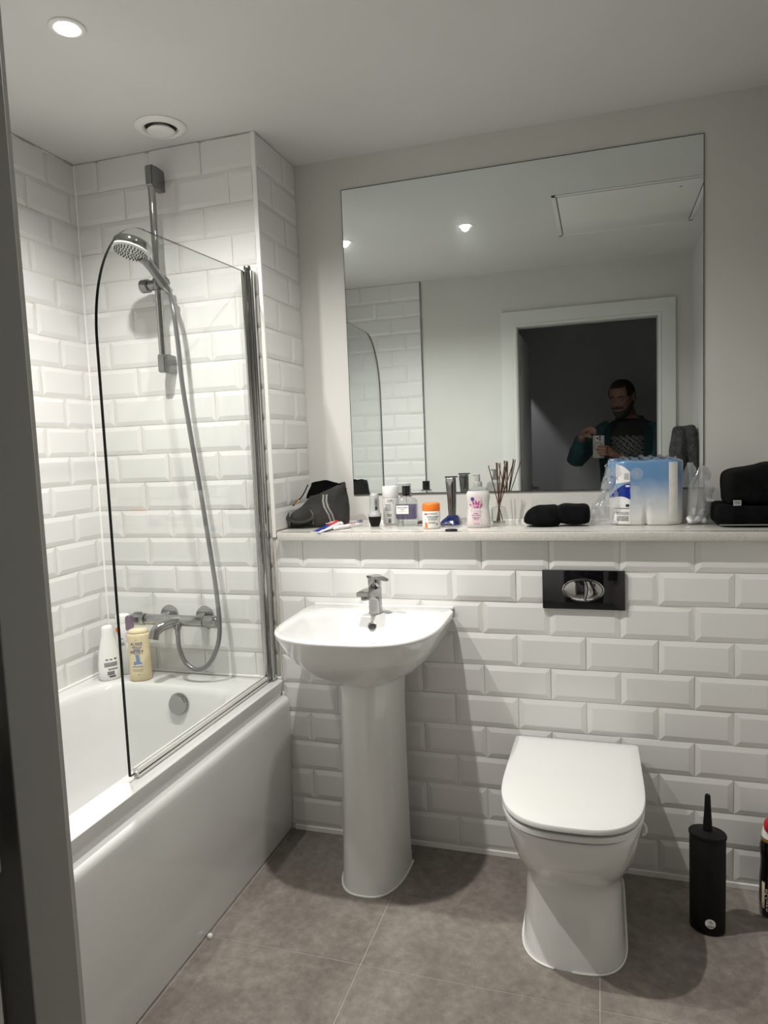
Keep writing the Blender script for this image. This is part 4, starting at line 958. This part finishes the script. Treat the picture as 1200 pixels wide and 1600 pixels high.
for (bx, tx, tyy, tz) in ((.012, -.0300, -.01, .198), (.004, -.0065, .01, .207), (.000, .000, -.012, .206), (-.004, .0065, .012, .205), (-.006, .0255, -.005, .213), (-.008, .028, .008, .208), (-.003, .033, .0, .210), (-.009, .054, -.008, .209)):
    b = B(); tube(b, [C + V((bx, R.uniform(-.01, .01), .006)), C + V((bx * .15 + .1 * tx, 0, .066)), C + V((tx, tyy, tz))], .0016, 8); obj('reed', b, M['stick'], t, None)
# folded black pouch
t = thing('black_pouch', (.635, .15, LZ), 'soft black fabric pouch lying flat left of the paper rolls', 'pouch')
b = B(); loft(b, [se_ring(.590, .155, .048, .058, LZ + .0003, 40, 3), se_ring(.588, .155, .060, .072, LZ + .010, 40, 3), se_ring(.588, .158, .062, .072, LZ + .030, 40, 3), se_ring(.590, .158, .054, .062, LZ + .052, 40, 3), se_ring(.596, .158, .034, .040, LZ + .066, 40, 2.6)])
rumple(b, .010, 16, 11)
for v in b.verts: v.co.z = max(v.co.z, LZ + .0003)
obj('body', b, M['fabricb'], t, 80, 1)
b = B(); loft(b, [se_ring(.680, .160, .046, .045, LZ + .0003, 40, 3), se_ring(.680, .160, .056, .056, LZ + .012, 40, 3), se_ring(.680, .162, .056, .056, LZ + .045, 40, 3), se_ring(.680, .162, .050, .048, LZ + .062, 40, 3), se_ring(.678, .162, .036, .030, LZ + .068, 40, 2.6)])
rumple(b, .008, 18, 14)
for v in b.verts: v.co.z = max(v.co.z, LZ + .0003)
obj('flap', b, M['fabricb'], t, 80, 1)

# ---- pack of paper rolls: two tall columns wrapped in printed film
K = LZ
t = thing('tissue_roll_pack', (.905, .185, K), 'large plastic wrapped pack of white paper rolls with blue print', 'paper roll pack')
cols = [(.862, .186, .052), (.957, .186, .056)]
rolls = []
for (cx, cy, r) in ((.846, .190, .052), (.955, .190, .053)):
    for z0, z1 in ((.001, .0985), (.0995, .1975)):
        b = B(); lathe(b, [(.019, z0 + .001), (r - .003, z0), (r, z0 + .002), (r, z1 - .002), (r - .003, z1), (.019, z1 - .001)], (cx, cy, K), 48); rolls.append(obj('roll', b, M['tissue'], t, 50))
# wrapper: one shell round both columns, pinched between them
NW = 96
CLX, CRX, CY_, RW = .8465, .9545, .190, .0558
def pinch(x, z): return math.exp(-((x - .8995) / .007) ** 2) * .014 * max(.04, 1 - z / .070)
def wrap_ring(z, k=1.0, lift=0):
    o = []; r = RW * k
    for i in range(33): a = -PI / 2 + PI * i / 32; o.append((CRX - (1 - k) * .05 + r * math.cos(a), CY_ + r * math.sin(a)))
    for i in range(1, 12): x = CRX + (CLX - CRX) * i / 12; o.append((x, CY_ + r))
    for i in range(33): a = PI / 2 + PI * i / 32; o.append((CLX + (1 - k) * .05 + r * math.cos(a), CY_ + r * math.sin(a)))
    for i in range(1, 24): x = CLX + (CRX - CLX) * i / 24; o.append((x, CY_ - r + pinch(x, z)))
    return [V((x, y, K + z + lift * math.sin(i_ * .35))) for i_, (x, y) in enumerate(o)]
b = B(); loft(b, [wrap_ring(z, k, l_) for z, k, l_ in ((.0002, .88, 0), (.001, .97, 0), (.006, 1, 0), (.025, 1, 0), (.045, 1, 0), (.065, 1, 0), (.085, 1, 0), (.12, 1, 0), (.155, 1, 0), (.192, 1, 0), (.197, .985, .001), (.200, .93, .0016), (.201, .7, .002))], True, True)
wr = obj('printed_wrap', b, M['wrap'], t, 50)
def fs(x, z, off):
    if x < CLX: y = CY_ - math.sqrt(max(0, RW ** 2 - (x - CLX) ** 2)); nx = (x - CLX) / RW
    elif x > CRX: y = CY_ - math.sqrt(max(0, RW ** 2 - (x - CRX) ** 2)); nx = (x - CRX) / RW
    else: y = CY_ - RW + pinch(x, z); nx = 0
    return V((x + nx * off, y - off * math.sqrt(max(0, 1 - nx * nx)), K + z))
def onwrap(name, mm, fn, off=.0008): b = B(); fn(b, off); return obj(name, b, mm, t, None)
def gr(f, nu, nv): return lambda b, off: grid(b, lambda u, v: fs(*f(u, v), off), nu, nv)
def quad(b, pts, off): b.faces.new([b.verts.new(fs(x, z, off)) for x, z in pts])
hump = lambda u: .012 * math.sin(PI * min(1., .15 + u * .8))
onwrap('tissue_strip', M['tissue'], gr(lambda u, v: (.965 + .0255 * u, .010 + .184 * v), 8, 12))
onwrap('info_label', M['whitep'], gr(lambda u, v: (.793 + .060 * u ** .8, .004 + (.074 + hump(u)) * v), 14, 6))
onwrap('blue_band', mat('royal_blue_print', (.008, .03, .26), .3), gr(lambda u, v: (.793 + .060 * u ** .8, .0785 + hump(u) + (.004 + .046 * u ** .7) * v), 14, 6), .0010)
onwrap('corner_flap', M['whitep'], gr(lambda u, v: (.812 + .041 * u, .130 + .006 * u + (.060 - .024 * u * u - .006 * u) * v), 8, 6))
def burst(b, off):
    for cx, cz, rr, n_ in ((.873, .160, .019, 8), (.868, .108, .016, 7), (.922, .070, .021, 9), (.872, .086, .014, 6)):
        for q_ in range(n_):
            r_ = rr * (q_ + .6) / n_; m_ = int(5 + q_ * 3)
            for i in range(m_):
                a = 2 * PI * i / m_ + q_; x, z = cx + r_ * math.cos(a), cz + r_ * math.sin(a); s_ = .00095
                quad(b, [(x - s_, z), (x, z - s_), (x + s_, z), (x, z + s_)], off)
onwrap('starburst_print', M['whitep'], burst, .0012)
def small_print(b, off):
    for (x0, x1, z0, n_, dy, h) in ((.806, .850, .052, 1, .003, .0022), (.812, .850, .040, 3, .0035, .0012), (.814, .848, .026, 4, .0040, .0020), (.836, .850, .160, 5, .004, .0014)):
        for k_ in range(n_):
            x = x0
            while x < x1:
                w = R.uniform(.0012, .004); quad(b, [(x, z0 - k_ * dy), (min(x1, x + w), z0 - k_ * dy), (min(x1, x + w), z0 - k_ * dy + h), (x, z0 - k_ * dy + h)], off); x += w + .0008
    quad(b, [(.840, .058), (.850, .058), (.850, .066), (.840, .066)], off)
onwrap('small_print', M['ink'], small_print, .0016)
onwrap('white_tab', M['whitep'], lambda b, off: quad(b, [(.840, .120), (.852, .120), (.852, .1255), (.840, .1255)], off), .0016)
# loose torn film at the left and over the top
b = B()
def film(u, v):
    z = K + .003 + .196 * v
    bulge = math.sin(PI * v) ** .6
    x = .815 - (.075 * (1 - v) ** .8 + .012 * math.sin(v * 9) * .6) * u - .015 * u
    return V((x, .135 + .06 * u * (1 - u * .4) + .008 * math.sin(12 * v + 5 * u), z - .004 * u))
grid(b, film, 14, 26); rumple(b, .009, 60, 21); rumple(b, .004, 130, 22)
def film2(u, v):
    z = K + .003 + .185 * v; x = .812 - (.068 * (1 - v) ** .8) * u - .012 * u
    return V((x, .235 - .045 * u + .006 * math.sin(10 * v + 4 * u), z - .002 * u))
grid(b, film2, 14, 26); rumple(b, .004, 70, 23)
for v in b.verts: v.co.z = max(v.co.z, K + .0004)
obj('loose_film', b, M['plasticfilm'], t, 60)
b = B(); grid(b, lambda u, v: V((.83 + .16 * u, .142 + .10 * v, K + .2035 + .004 * math.sin(17 * u) * math.sin(9 * v) + .003 * math.sin(31 * u + 3 * v))), 30, 14); rumple(b, .004, 50, 30)
obj('top_film', b, M['plasticfilm'], t, 60)
# ---- zip bag
t = thing('zip_bag', (1.045, .16, K), 'clear zip lock plastic bag with small items right of the paper rolls', 'plastic bag')
b = B(); NZ = 40
def zr(z, x0, x1, hy): return [V((((x0 + x1) / 2) + (x1 - x0) / 2 * math.cos(2 * PI * i / NZ), .158 + hy * math.sin(2 * PI * i / NZ), K + z)) for i in range(NZ)]
loft(b, [zr(.0004, 1.020, 1.070, .018), zr(.008, 1.016, 1.078, .026), zr(.04, 1.016, 1.080, .028), zr(.08, 1.018, 1.084, .022), zr(.12, 1.022, 1.082, .014), zr(.15, 1.040, 1.076, .008), zr(.178, 1.052, 1.070, .003)])
rumple(b, .007, 30, 40); rumple(b, .0035, 90, 41)
for v in b.verts: v.co.z = max(v.co.z, K + .0003)
obj('film', b, M['plasticfilm'], t, 50)
b = B()
def zst(u, v): return V((1.055 + .022 * u + .014 * (1 - v) - .004 * math.sin(v * 14) * u, .117 + .012 * u + .004 * math.sin(v * 11), K + .072 + .104 * v))
grid(b, zst, 5, 20); bmesh.ops.solidify(b, geom=b.faces[:], thickness=.0012); rumple(b, .002, 60, 42); obj('zip_strip', b, mat('frosted_strip', (.74, .75, .76), .5), t, 60)
for i in range(7):
    b = B(); p = V((1.026 + .007 * i, .155 + R.uniform(-.008, .008), K + .014 + .012 * (i % 3)))
    lathe(b, [(.004, -.012), (.0085, -.008), (.0085, .006), (.005, .012)], p, 10, Euler((R.uniform(-1, 1), R.uniform(-1, 1), 0)).to_matrix()); obj('wrapped_item', b, [M['white'], M['webbing'], M['greyp']][i % 3], t, 50)
# ---- black bag with patch, at right end
t = thing('black_wash_bag', (1.175, .14, K), 'black fabric wash bag with small white patch at right end of ledge', 'bag')
def bb(x0, x1, y0, y1, z, tl=0, e=5, n=56):
    o = []
    for p in se_ring((x0 + x1) / 2, (y0 + y1) / 2, (x1 - x0) / 2, (y1 - y0) / 2, K + z, n, e):
        p.z += tl * (p.x - (x0 + x1) / 2) / ((x1 - x0) / 2); o.append(p)
    return o
b = B(); loft(b, [bb(1.098, 1.270, .062, .27, .0003), bb(1.092, 1.272, .056, .275, .006), bb(1.092, 1.272, .056, .275, .050), bb(1.096, 1.270, .060, .272, .060), bb(1.10, 1.268, .068, .265, .064)])
rumple(b, .003, 25, 50)
for v in b.verts: v.co.z = max(v.co.z, K + .0003); v.co.x = min(v.co.x, 1.276)
obj('base_section', b, M['fabricb'], t, 80, 1)
b = B(); loft(b, [bb(1.122, 1.264, .072, .25, .060), bb(1.120, 1.268, .068, .25, .075), bb(1.120, 1.268, .070, .25, .120, .004), bb(1.121, 1.268, .074, .245, .158, .012), bb(1.126, 1.265, .086, .235, .172, .015), bb(1.143, 1.252, .11, .21, .178, .013)])
rumple(b, .008, 22, 53); rumple(b, .004, 60, 54)
for v in b.verts: v.co.x = min(v.co.x, 1.276); v.co.z = max(v.co.z, K + .055)
top = obj('top_section', b, M['fabricb'], t, 80, 1)
b = B(); tube(b, [V((x, .0535 - .001 * math.sin(x * 30), K + .0085)) for x in [1.094 + .0175 * i for i in range(11)]], .0017, 8); obj('piping', b, M['webbing'], t, 60)
b = B(); box(b, 1.1315, 1.1525, .0580, .0600, K + .064, K + .080, .0008); pt = obj('logo_patch', b, M['greyp'], t)
b = B(); text_bm(b, 'YNK', .0085, Matrix.Translation((1.1415, .0577, K + .072)) @ Matrix.Rotation(PI / 2, 4, 'X'), .0003); box(b, 1.133, 1.151, .0575, .0580, K + .0768, K + .0778); obj('lettering', b, M['ink'], pt, None)

# ------------------------------------------------------------------ towel hanging by the door (seen in the mirror)
t = thing('wall_hook', (XR, -1.44, 1.36), 'small metal hook on the right wall holding the grey towel, seen in the mirror', 'hook')
b = B(); cyl(b, (XR - .0002, -1.44, 1.355), (XR - .006, -1.44, 1.355), .02, 24, .001); obj('rosette', b, M['satin'], t)
b = B(); tube(b, catmull([(XR - .005, -1.44, 1.355), (XR - .03, -1.44, 1.35), (XR - .045, -1.44, 1.358), (XR - .05, -1.44, 1.372)], 5), .005, 10); obj('hook_arm', b, M['satin'], t, 60)
b = B()
rg = []
for k in range(15):
    z = 1.392 - k * .034; s = min(1, .62 + k * .12) * (1 + .012 * k)
    o = []
    for i in range(48):
        a = 2 * PI * i / 48; r_ = 1 + .22 * math.sin(3 * a + k * .12) + .12 * math.sin(7 * a + 1 + k * .2)
        o.append(V((1.209 + .066 * s * math.cos(a) * r_ - .001 * k, -1.44 + .085 * s * math.sin(a) * r_, z + .012 * math.cos(a * 2) * (1 if k < 2 else .3) )))
    rg.append(o)
loft(b, rg); rumple(b, .012, 14, 60)
for v in b.verts: v.co.x = min(v.co.x, XR - .004)
tag(obj('towel', b, M['towel'], None, 80, 1), 'dark grey towel hanging in the mirror reflection beside the door frame', 'towel')
#PERSON
# ------------------------------------------------------------------ phone and the person holding it (seen in the mirror)
PX_, PY_, PZ_ = V((.9549, .2943, -.0396)), V((.0108, .0986, .9951)), V((.2967, -.9506, .0910))
CP = V((.76512, -2.15865, 1.33370))
def PH(x, y, z): return CP + PX_ * x + PY_ * y + PZ_ * z
PM = Matrix((PX_, PY_, PZ_)).transposed().to_4x4(); PM.translation = CP
t = thing('smartphone', PH(-.011, -.125, .009), 'smartphone in a clear case held up to take the picture, seen in the mirror', 'phone')
b = B(); box(b, -.050, .028, -.126, .027, .0045, .0140, .004, 3, mtx=PM); obj('case', b, M['case'], t, 40)
b = B(); box(b, -.046, .024, -.122, .023, .0141, .0146, .0002, 1, mtx=PM); obj('screen', b, M['blackgloss'], t)
b = B(); box(b, -.029, .013, -.014, .024, .0020, .0048, .0012, 2, mtx=PM); pl = obj('camera_plate', b, M['greyp'], t, 40)
for x, y in ((0, 0), (0, .0175), (-.0165, .009)):
    b = B(); cyl(b, PH(x, y, .0045), PH(x, y, .0006), .0075, 24, .0006); obj('lens', b, M['blackgloss'], pl, 40)
b = B()
for i in range(40):
    a0, a1 = 2 * PI * i / 40, 2 * PI * (i + 1) / 40
    b.faces.new([b.verts.new(PH(-.011 + r * math.cos(a), -.047 + r * math.sin(a), .0042)) for r, a in ((.0245, a0), (.0245, a1), (.0275, a1), (.0275, a0))])
obj('magnet_ring', b, M['dark'], t, None)

t = person = thing('person', (.965, -2.46, 0), 'man in a teal jacket and black printed t-shirt holding a phone, reflected in the mirror', 'person')
BM = Matrix.Translation((.965, -2.46, 0)) @ Matrix.Rotation(math.radians(9), 4, 'Z')
def W(x, y, z): return BM @ V((x, y, z))
def tr_(z, w, d, y=0, g=0, n=40, e=2.4, a0=None, a1=None):
    o = []
    for i in range(n + (0 if a0 is None else 1)):
        a = 2 * PI * i / n if a0 is None else a0 + (a1 - a0) * i / n
        c, s = math.cos(a), math.sin(a)
        o.append(W((w + g) * math.copysign(abs(c) ** (2 / e), c), y + (d + g) * math.copysign(abs(s) ** (2 / e), s), z))
    return o
TOR = [(.84, .165, .115, 0), (.92, .178, .128, 0), (1.02, .176, .138, .008), (1.12, .178, .142, .012), (1.24, .188, .140, .008), (1.34, .190, .126, .0), (1.405, .172, .105, -.005), (1.445, .135, .082, -.008), (1.47, .085, .066, -.008), (1.485, .062, .060, -.005)]
def torso(bm, z0, z1, g, a0=None, a1=None, cap=True):
    rs = [tr_(z, w, d, y, g, a0=a0, a1=a1) for z, w, d, y in TOR if z0 <= z <= z1]
    loft(bm, rs, cap, cap, closed=a0 is None); return rs
SL, SR = W(-.165, 0, 1.418), W(.165, 0, 1.418)
EL, ER = V((.602, -2.385, 1.195)), V((1.118, -2.335, 1.115))
WL, WR = V((.650, -2.228, 1.368)), V((.893, -2.200, 1.212))
def limb(bm, pts, rs, k=8, seg=18, g=0): tube(bm, catmull(pts, k), [r + g for r in rs], seg)
# --- head
HM = Matrix.Translation((.915, -2.385, 1.612)) @ Matrix.Rotation(math.radians(26), 4, 'Z') @ Matrix.Rotation(math.radians(-14), 4, 'X')
def lerp(tb, t_):
    for (a, x), (c, y) in zip(tb, tb[1:]):
        if t_ <= c: k = (t_ - a) / (c - a); k = k * k * (3 - 2 * k) if False else k; return x + (y - x) * k
    return tb[-1][1]
RXT = [(0, .022), (.05, .040), (.12, .052), (.2, .060), (.35, .069), (.5, .075), (.65, .078), (.78, .074), (.87, .062), (.94, .044), (.98, .026), (1, .004)]
FRT = [(0, .070), (.05, .084), (.12, .089), (.2, .089), (.35, .089), (.5, .087), (.65, .092), (.78, .084), (.87, .068), (.94, .046), (.98, .026), (1, .003)]
BKT = [(0, -.015), (.05, .0), (.12, .025), (.2, .055), (.35, .080), (.5, .095), (.65, .101), (.78, .095), (.87, .078), (.94, .054), (.98, .03), (1, .003)]
def head(a, t_, g=0.):
    z = -.128 + .256 * t_; rx = lerp(RXT, t_) + g; f = lerp(FRT, t_) + g; k = lerp(BKT, t_) + g
    s, c = math.sin(a), math.cos(a); x = rx * math.copysign(abs(s) ** .92, s)
    y = (f if c > 0 else k) * math.copysign(abs(c) ** .85, c)
    if c > 0:
        G = lambda x0, t0, wx, wt: math.exp(-((x - x0) / wx) ** 2 - ((t_ - t0) / wt) ** 2)
        y += .021 * G(0, .40, .013, .045) + .013 * G(0, .47, .009, .07) + .006 * G(0, .385, .020, .025)
        y += .006 * (G(.028, .605, .024, .03) + G(-.028, .605, .024, .03)) - .010 * (G(.031, .535, .015, .035) + G(-.031, .535, .015, .035))
        y += .005 * (G(0, .275, .022, .018) + G(0, .225, .020, .018)) - .004 * G(0, .25, .024, .008) + .006 * G(0, .08, .02, .05) + .004 * (G(.045, .42, .02, .07) + G(-.045, .42, .02, .07))
    return HM @ V((x, y, z + (g if t_ > .9 else 0)))
b = B()
loft(b, [[head(2 * PI * i / 56, j / 44) for i in range(56)] for j in range(45)])
for sx_ in (-1, 1):     # ears, eyelids
    er = []
    for k, (w, h, dx) in enumerate(((.006, .018, .064), (.013, .030, .074), (.016, .034, .084), (.012, .028, .088))):
        er.append([HM @ V((sx_ * dx, -.010 - .010 * (k / 3) + w * math.cos(2 * PI * i / 16), .006 + h * math.sin(2 * PI * i / 16))) for i in range(16)])
    loft(b, er); bmesh.ops.create_icosphere(b, subdivisions=2, radius=.0125, matrix=HM @ Matrix.Translation((sx_ * .031, .073, .008)))
limb(b, [W(0, -.005, 1.44), W(-.01, .01, 1.50), HM @ V((0, -.020, -.06))], [.062, .056, .055], 6, 24)
torso(b, .9, 1.5, -.004)
# arms, hands
limb(b, [SL, (SL + EL) / 2 + V((-.006, 0, -.004)), EL], [.052, .046, .040]); limb(b, [EL, (EL + WL) / 2, WL], [.040, .038, .027])
limb(b, [SR, (SR + ER) / 2 + V((.006, 0, 0)), ER], [.052, .046, .040]); limb(b, [ER, (ER + WR) / 2, WR], [.040, .038, .028])
fin = []
# right hand: four fingers laid across the back of the phone, thumb on the screen side
for i, (y, reach) in enumerate(((-.046, -.014), (-.065, -.022), (-.084, -.018), (-.102, -.004))):
    kn = PH(.047, y - .002, .012); limb(b, [WR, (WR + kn) / 2 + PZ_ * .004, kn], [.017, .0125, .0105], 5, 12)
    limb(b, [kn, PH(.037, y, -.004), PH(.018, y + .001, -.0085), PH(reach + .010, y + .002, -.0075), PH(reach, y + .002, -.004)], [.0105, .0098, .0090, .0082, .0065], 5, 12)
limb(b, [WR + PZ_ * .006, PH(.066, -.098, .030), PH(.046, -.070, .034), PH(.022, -.050, .026), PH(.012, -.043, .022)], [.017, .016, .0125, .0105, .008], 5, 12)
# left hand: over the top corner of the phone, index finger reaching down to it
kL = [V((.716, -2.180, 1.412)), V((.702, -2.192, 1.417)), V((.690, -2.206, 1.414)), V((.681, -2.219, 1.405))]
for i, kn in enumerate(kL):
    limb(b, [WL, (WL + kn) / 2 + V((-.006, .004, .010)), kn], [.018, .0135, .0108], 5, 12)
limb(b, [kL[0], V((.733, -2.171, 1.406)), V((.737, -2.166, 1.385)), V((.7345, -2.1665, 1.3655))], [.0105, .0095, .0085, .007], 5, 12)
limb(b, [kL[1], V((.718, -2.178, 1.408)), V((.722, -2.174, 1.388)), V((.718, -2.180, 1.374))], [.0105, .0095, .0085, .007], 5, 12)
limb(b, [kL[2], V((.704, -2.188, 1.402)), V((.707, -2.186, 1.384)), V((.700, -2.194, 1.374))], [.0102, .0092, .0082, .007], 5, 12)
limb(b, [kL[3], V((.692, -2.203, 1.391)), V((.694, -2.202, 1.376)), V((.686, -2.208, 1.369))], [.0095, .0085, .0078, .0065], 5, 12)
limb(b, [WL + V((.004, 0, -.004)), V((.684, -2.212, 1.362)), V((.703, -2.200, 1.356)), V((.716, -2.190, 1.352))], [.016, .0145, .011, .0085], 5, 12)
# legs
for sx_ in (-1, 1): limb(b, [W(sx_ * .085, 0, .93), W(sx_ * .095, .01, .50), W(sx_ * .10, -.01, .09)], [.090, .058, .042]); limb(b, [W(sx_ * .10, -.03, .05), W(sx_ * .11, .13, .03)], [.035, .028], 4)
bd = obj('body', b, M['skin'], t, None)
rm = bd.modifiers.new('fuse', 'REMESH'); rm.mode = 'VOXEL'; rm.voxel_size = .0042; rm.use_smooth_shade = True
sm = bd.modifiers.new('smooth', 'SMOOTH'); sm.iterations = 3; sm.factor = .5
# hair (short crop), beard, brows
def cap_patch(bm, sel, g, na=56, nt=44):
    V_ = {}
    def gv(i, j):
        if (i % na, j) not in V_: V_[(i % na, j)] = bm.verts.new(head(2 * PI * (i % na) / na, j / nt, g))
        return V_[(i % na, j)]
    for i in range(na):
        for j in range(nt):
            a = 2 * PI * (i + .5) / na; a = a - 2 * PI if a > PI else a
            if sel(a, (j + .5) / nt): bm.faces.new((gv(i, j), gv(i + 1, j), gv(i + 1, j + 1), gv(i, j + 1)))
b = B(); cap_patch(b, lambda a, q_: q_ > .855 - .02 * math.cos(2 * a) if abs(a) < .9 else (q_ > .60 if abs(a) < 1.35 else (q_ > .62 if abs(a) < 1.75 else q_ > .30)), .0045); obj('hair', b, M['hair'], t, 80)
b = B(); cap_patch(b, lambda a, q_: (q_ < .235 and abs(a) < 1.5 and q_ > .01) or (.5 < abs(a) < 1.6 and q_ < .24 + .22 * max(0, abs(a) - .7)) or (abs(a) < .55 and .275 < q_ < .335), .0035); obj('beard', b, mat('greying_beard', (.035, .028, .024), .9), t, 80)
for sx_ in (-1, 1):
    b = B(); tube(b, [HM @ V((sx_ * x, .0955 - abs(x - .03) * .25, z)) for x, z in ((.012, .026), (.024, .031), (.038, .031), (.050, .025))], .0035, 8); obj('eyebrow', b, M['hair'], t, 60)
    b = B(); tube(b, [HM @ V((sx_ * x, .0850 - abs(x - .031) * .22, z)) for x, z in ((.019, .004), (.031, .000), (.043, .004))], .0016, 6); obj('lashes', b, M['hair'], t, 60)
# clothes
b = B(); rs = [tr_(z, w, d, y, .006) for z, w, d, y in TOR if z <= 1.46] + [tr_(1.468, .098, .072, -.010, .004), tr_(1.474, .082, .066, -.010, .002)]; loft(b, rs, False, False)
for S_, E_ in ((SL, EL), (SR, ER)): limb(b, [S_ - V((0, 0, .008)), S_ + (E_ - S_) * .45], [.050, .050], 6)
obj('t_shirt', b, M['tshirt'], t, 60)
b = B()   # generic white squiggle print on the chest
pr_ = random.Random(4)
def chest(x, z):
    w, d, y0 = lerp([(q[0], q[1]) for q in TOR], z), lerp([(q[0], q[2]) for q in TOR], z), lerp([(q[0], q[3]) for q in TOR], z)
    w += .008; d += .008; k = max(0, 1 - (abs(x) / w) ** 2.4) ** (1 / 2.4); return W(x, y0 + d * k + .001, z)
for k in range(17):
    z0 = 1.345 - k * .0105; ph = pr_.uniform(0, 6); x0 = -.105 + pr_.uniform(-.01, .015); x1 = .105 + pr_.uniform(-.015, .01); pts = []
    for i in range(44):
        x = x0 + (x1 - x0) * i / 43; amp = .010 * math.exp(-(x / .06) ** 2) + .002
        pts.append(chest(x, z0 + amp * (math.sin(x * 150 + ph) + .6 * math.sin(x * 310 + ph * 2))))
    tube(b, pts, .0011, 4)
st = obj('chest_print', b, M['print'], t, None)
b = B()
g = .020; A0, A1 = PI / 2 + .50, PI / 2 - .50 + 2 * PI
rs = [tr_(z, w, d, y, g + (.012 if z < 1.0 else 0), n=48, a0=A0, a1=A1) for z, w, d, y in TOR if z <= 1.45]
rs = [tr_(.80, .185, .14, 0, g, n=48, a0=A0, a1=A1)] + rs
loft(b, rs, False, False, closed=False); rumple(b, .006, 14, 71)
bmesh.ops.solidify(b, geom=b.faces[:], thickness=.006)
limb(b, [SL + V((.035, 0, -.008)), SL + (EL - SL) * .4, EL + V((-.004, 0, -.004))], [.069, .067, .062], 8, 22); limb(b, [EL + V((-.002, 0, 0)), (EL + WL) / 2 + V((0, 0, -.004)), WL + (EL - WL) * .12], [.063, .058, .040], 8, 22)
limb(b, [SR + V((-.03, 0, -.004)), SR + (ER - SR) * .4, ER + V((.002, 0, -.004))], [.068, .066, .062], 8, 22); limb(b, [ER, (ER + WR) / 2 + V((0, 0, -.004)), WR + (ER - WR) * .14], [.063, .057, .040], 8, 22)
rumple(b, .005, 22, 73)
obj('jacket', b, M['jacket'], t, 80)
b = B(); limb(b, [W(-.075, .035, 1.455), W(-.082, -.03, 1.475), W(0, -.075, 1.485), W(.082, -.03, 1.475), W(.075, .035, 1.455)], [.013, .015, .016, .015, .013], 8, 12); obj('collar', b, M['jacket'], t, 60)
b = B(); loft(b, [tr_(.80, .165, .120, 0, .012), tr_(.86, .170, .122, 0, .014), tr_(.95, .178, .130, 0, .012)])
for sx_ in (-1, 1): limb(b, [W(sx_ * .085, 0, .90), W(sx_ * .095, .01, .50), W(sx_ * .10, -.01, .075)], [.100, .078, .072])
obj('trousers', b, M['trouser'], t, 60)
for sx_ in (-1, 1):
    b = B(); loft(b, [[W(sx_ * .11 + w * math.cos(2 * PI * i / 24), .035 + l_ * math.sin(2 * PI * i / 24) + o_, z) for i in range(24)] for w, l_, o_, z in ((.045, .135, 0, .001), (.050, .142, 0, .02), (.048, .135, -.002, .045), (.040, .085, -.040, .085), (.036, .055, -.055, .105))]); obj('shoe', b, M['black'], t, 60)
b = B(); rp = PH(.030, -.0835, -.0035); tube(b, [rp + (PY_ * math.cos(2 * PI * i / 20) + PZ_ * math.sin(2 * PI * i / 20)) * .0105 for i in range(21)], .0012, 6); obj('ring', b, M['gold'], t, 60)
#ENDPERSON
# ------------------------------------------------------------------ camera
Rc = Matrix(((0.9549074034, 0.0108342600565, 0.296706032532), (0.294256665561, 0.0986129650283, -0.950625319409), (-0.0395583834882, 0.995066848333, 0.0909781971537)))
cam_loc = V((.76512, -2.15865, 1.33370))
cd = bpy.data.cameras.new('camera'); cd.sensor_fit = 'VERTICAL'; cd.sensor_height = 32; cd.lens = 1089.92 / 1600 * 32; cd.clip_start = .004
co = bpy.data.objects.new('camera', cd); COL.objects.link(co); co.matrix_world = Matrix.Translation(cam_loc) @ Rc.to_4x4(); scene.camera = co
# added unseen lamp: throws the diagonal-edged light patch on the hall back wall
L = bpy.data.lights.new('hall_patch_lamp', 'SPOT'); L.energy = 30; L.spot_size = math.radians(80); L.spot_blend = .5; L.shadow_soft_size = .02; L.color = (1, .97, .98)
o = bpy.data.objects.new('hall_patch_lamp', L); COL.objects.link(o); o.location = (-.2415, -2.80, 2.33); o.rotation_euler = (V((.62, -3.1, 1.05)) - o.location).to_track_quat('-Z', 'Y').to_euler()
# hallway ambient
w = bpy.data.worlds.new('world'); scene.world = w; w.use_nodes = True; w.node_tree.nodes['Background'].inputs[0].default_value = (.8, .85, 1, 1); w.node_tree.nodes['Background'].inputs[1].default_value = .008
scene.view_settings.view_transform = 'Standard'; scene.view_settings.look = 'None'; scene.view_settings.gamma = 1; scene.view_settings.exposure = 0
scene.cycles.max_bounces = 12; scene.cycles.diffuse_bounces = 4; scene.cycles.glossy_bounces = 6; scene.cycles.transparent_max_bounces = 24; scene.cycles.transmission_bounces = 8; scene.cycles.sample_clamp_indirect = 4
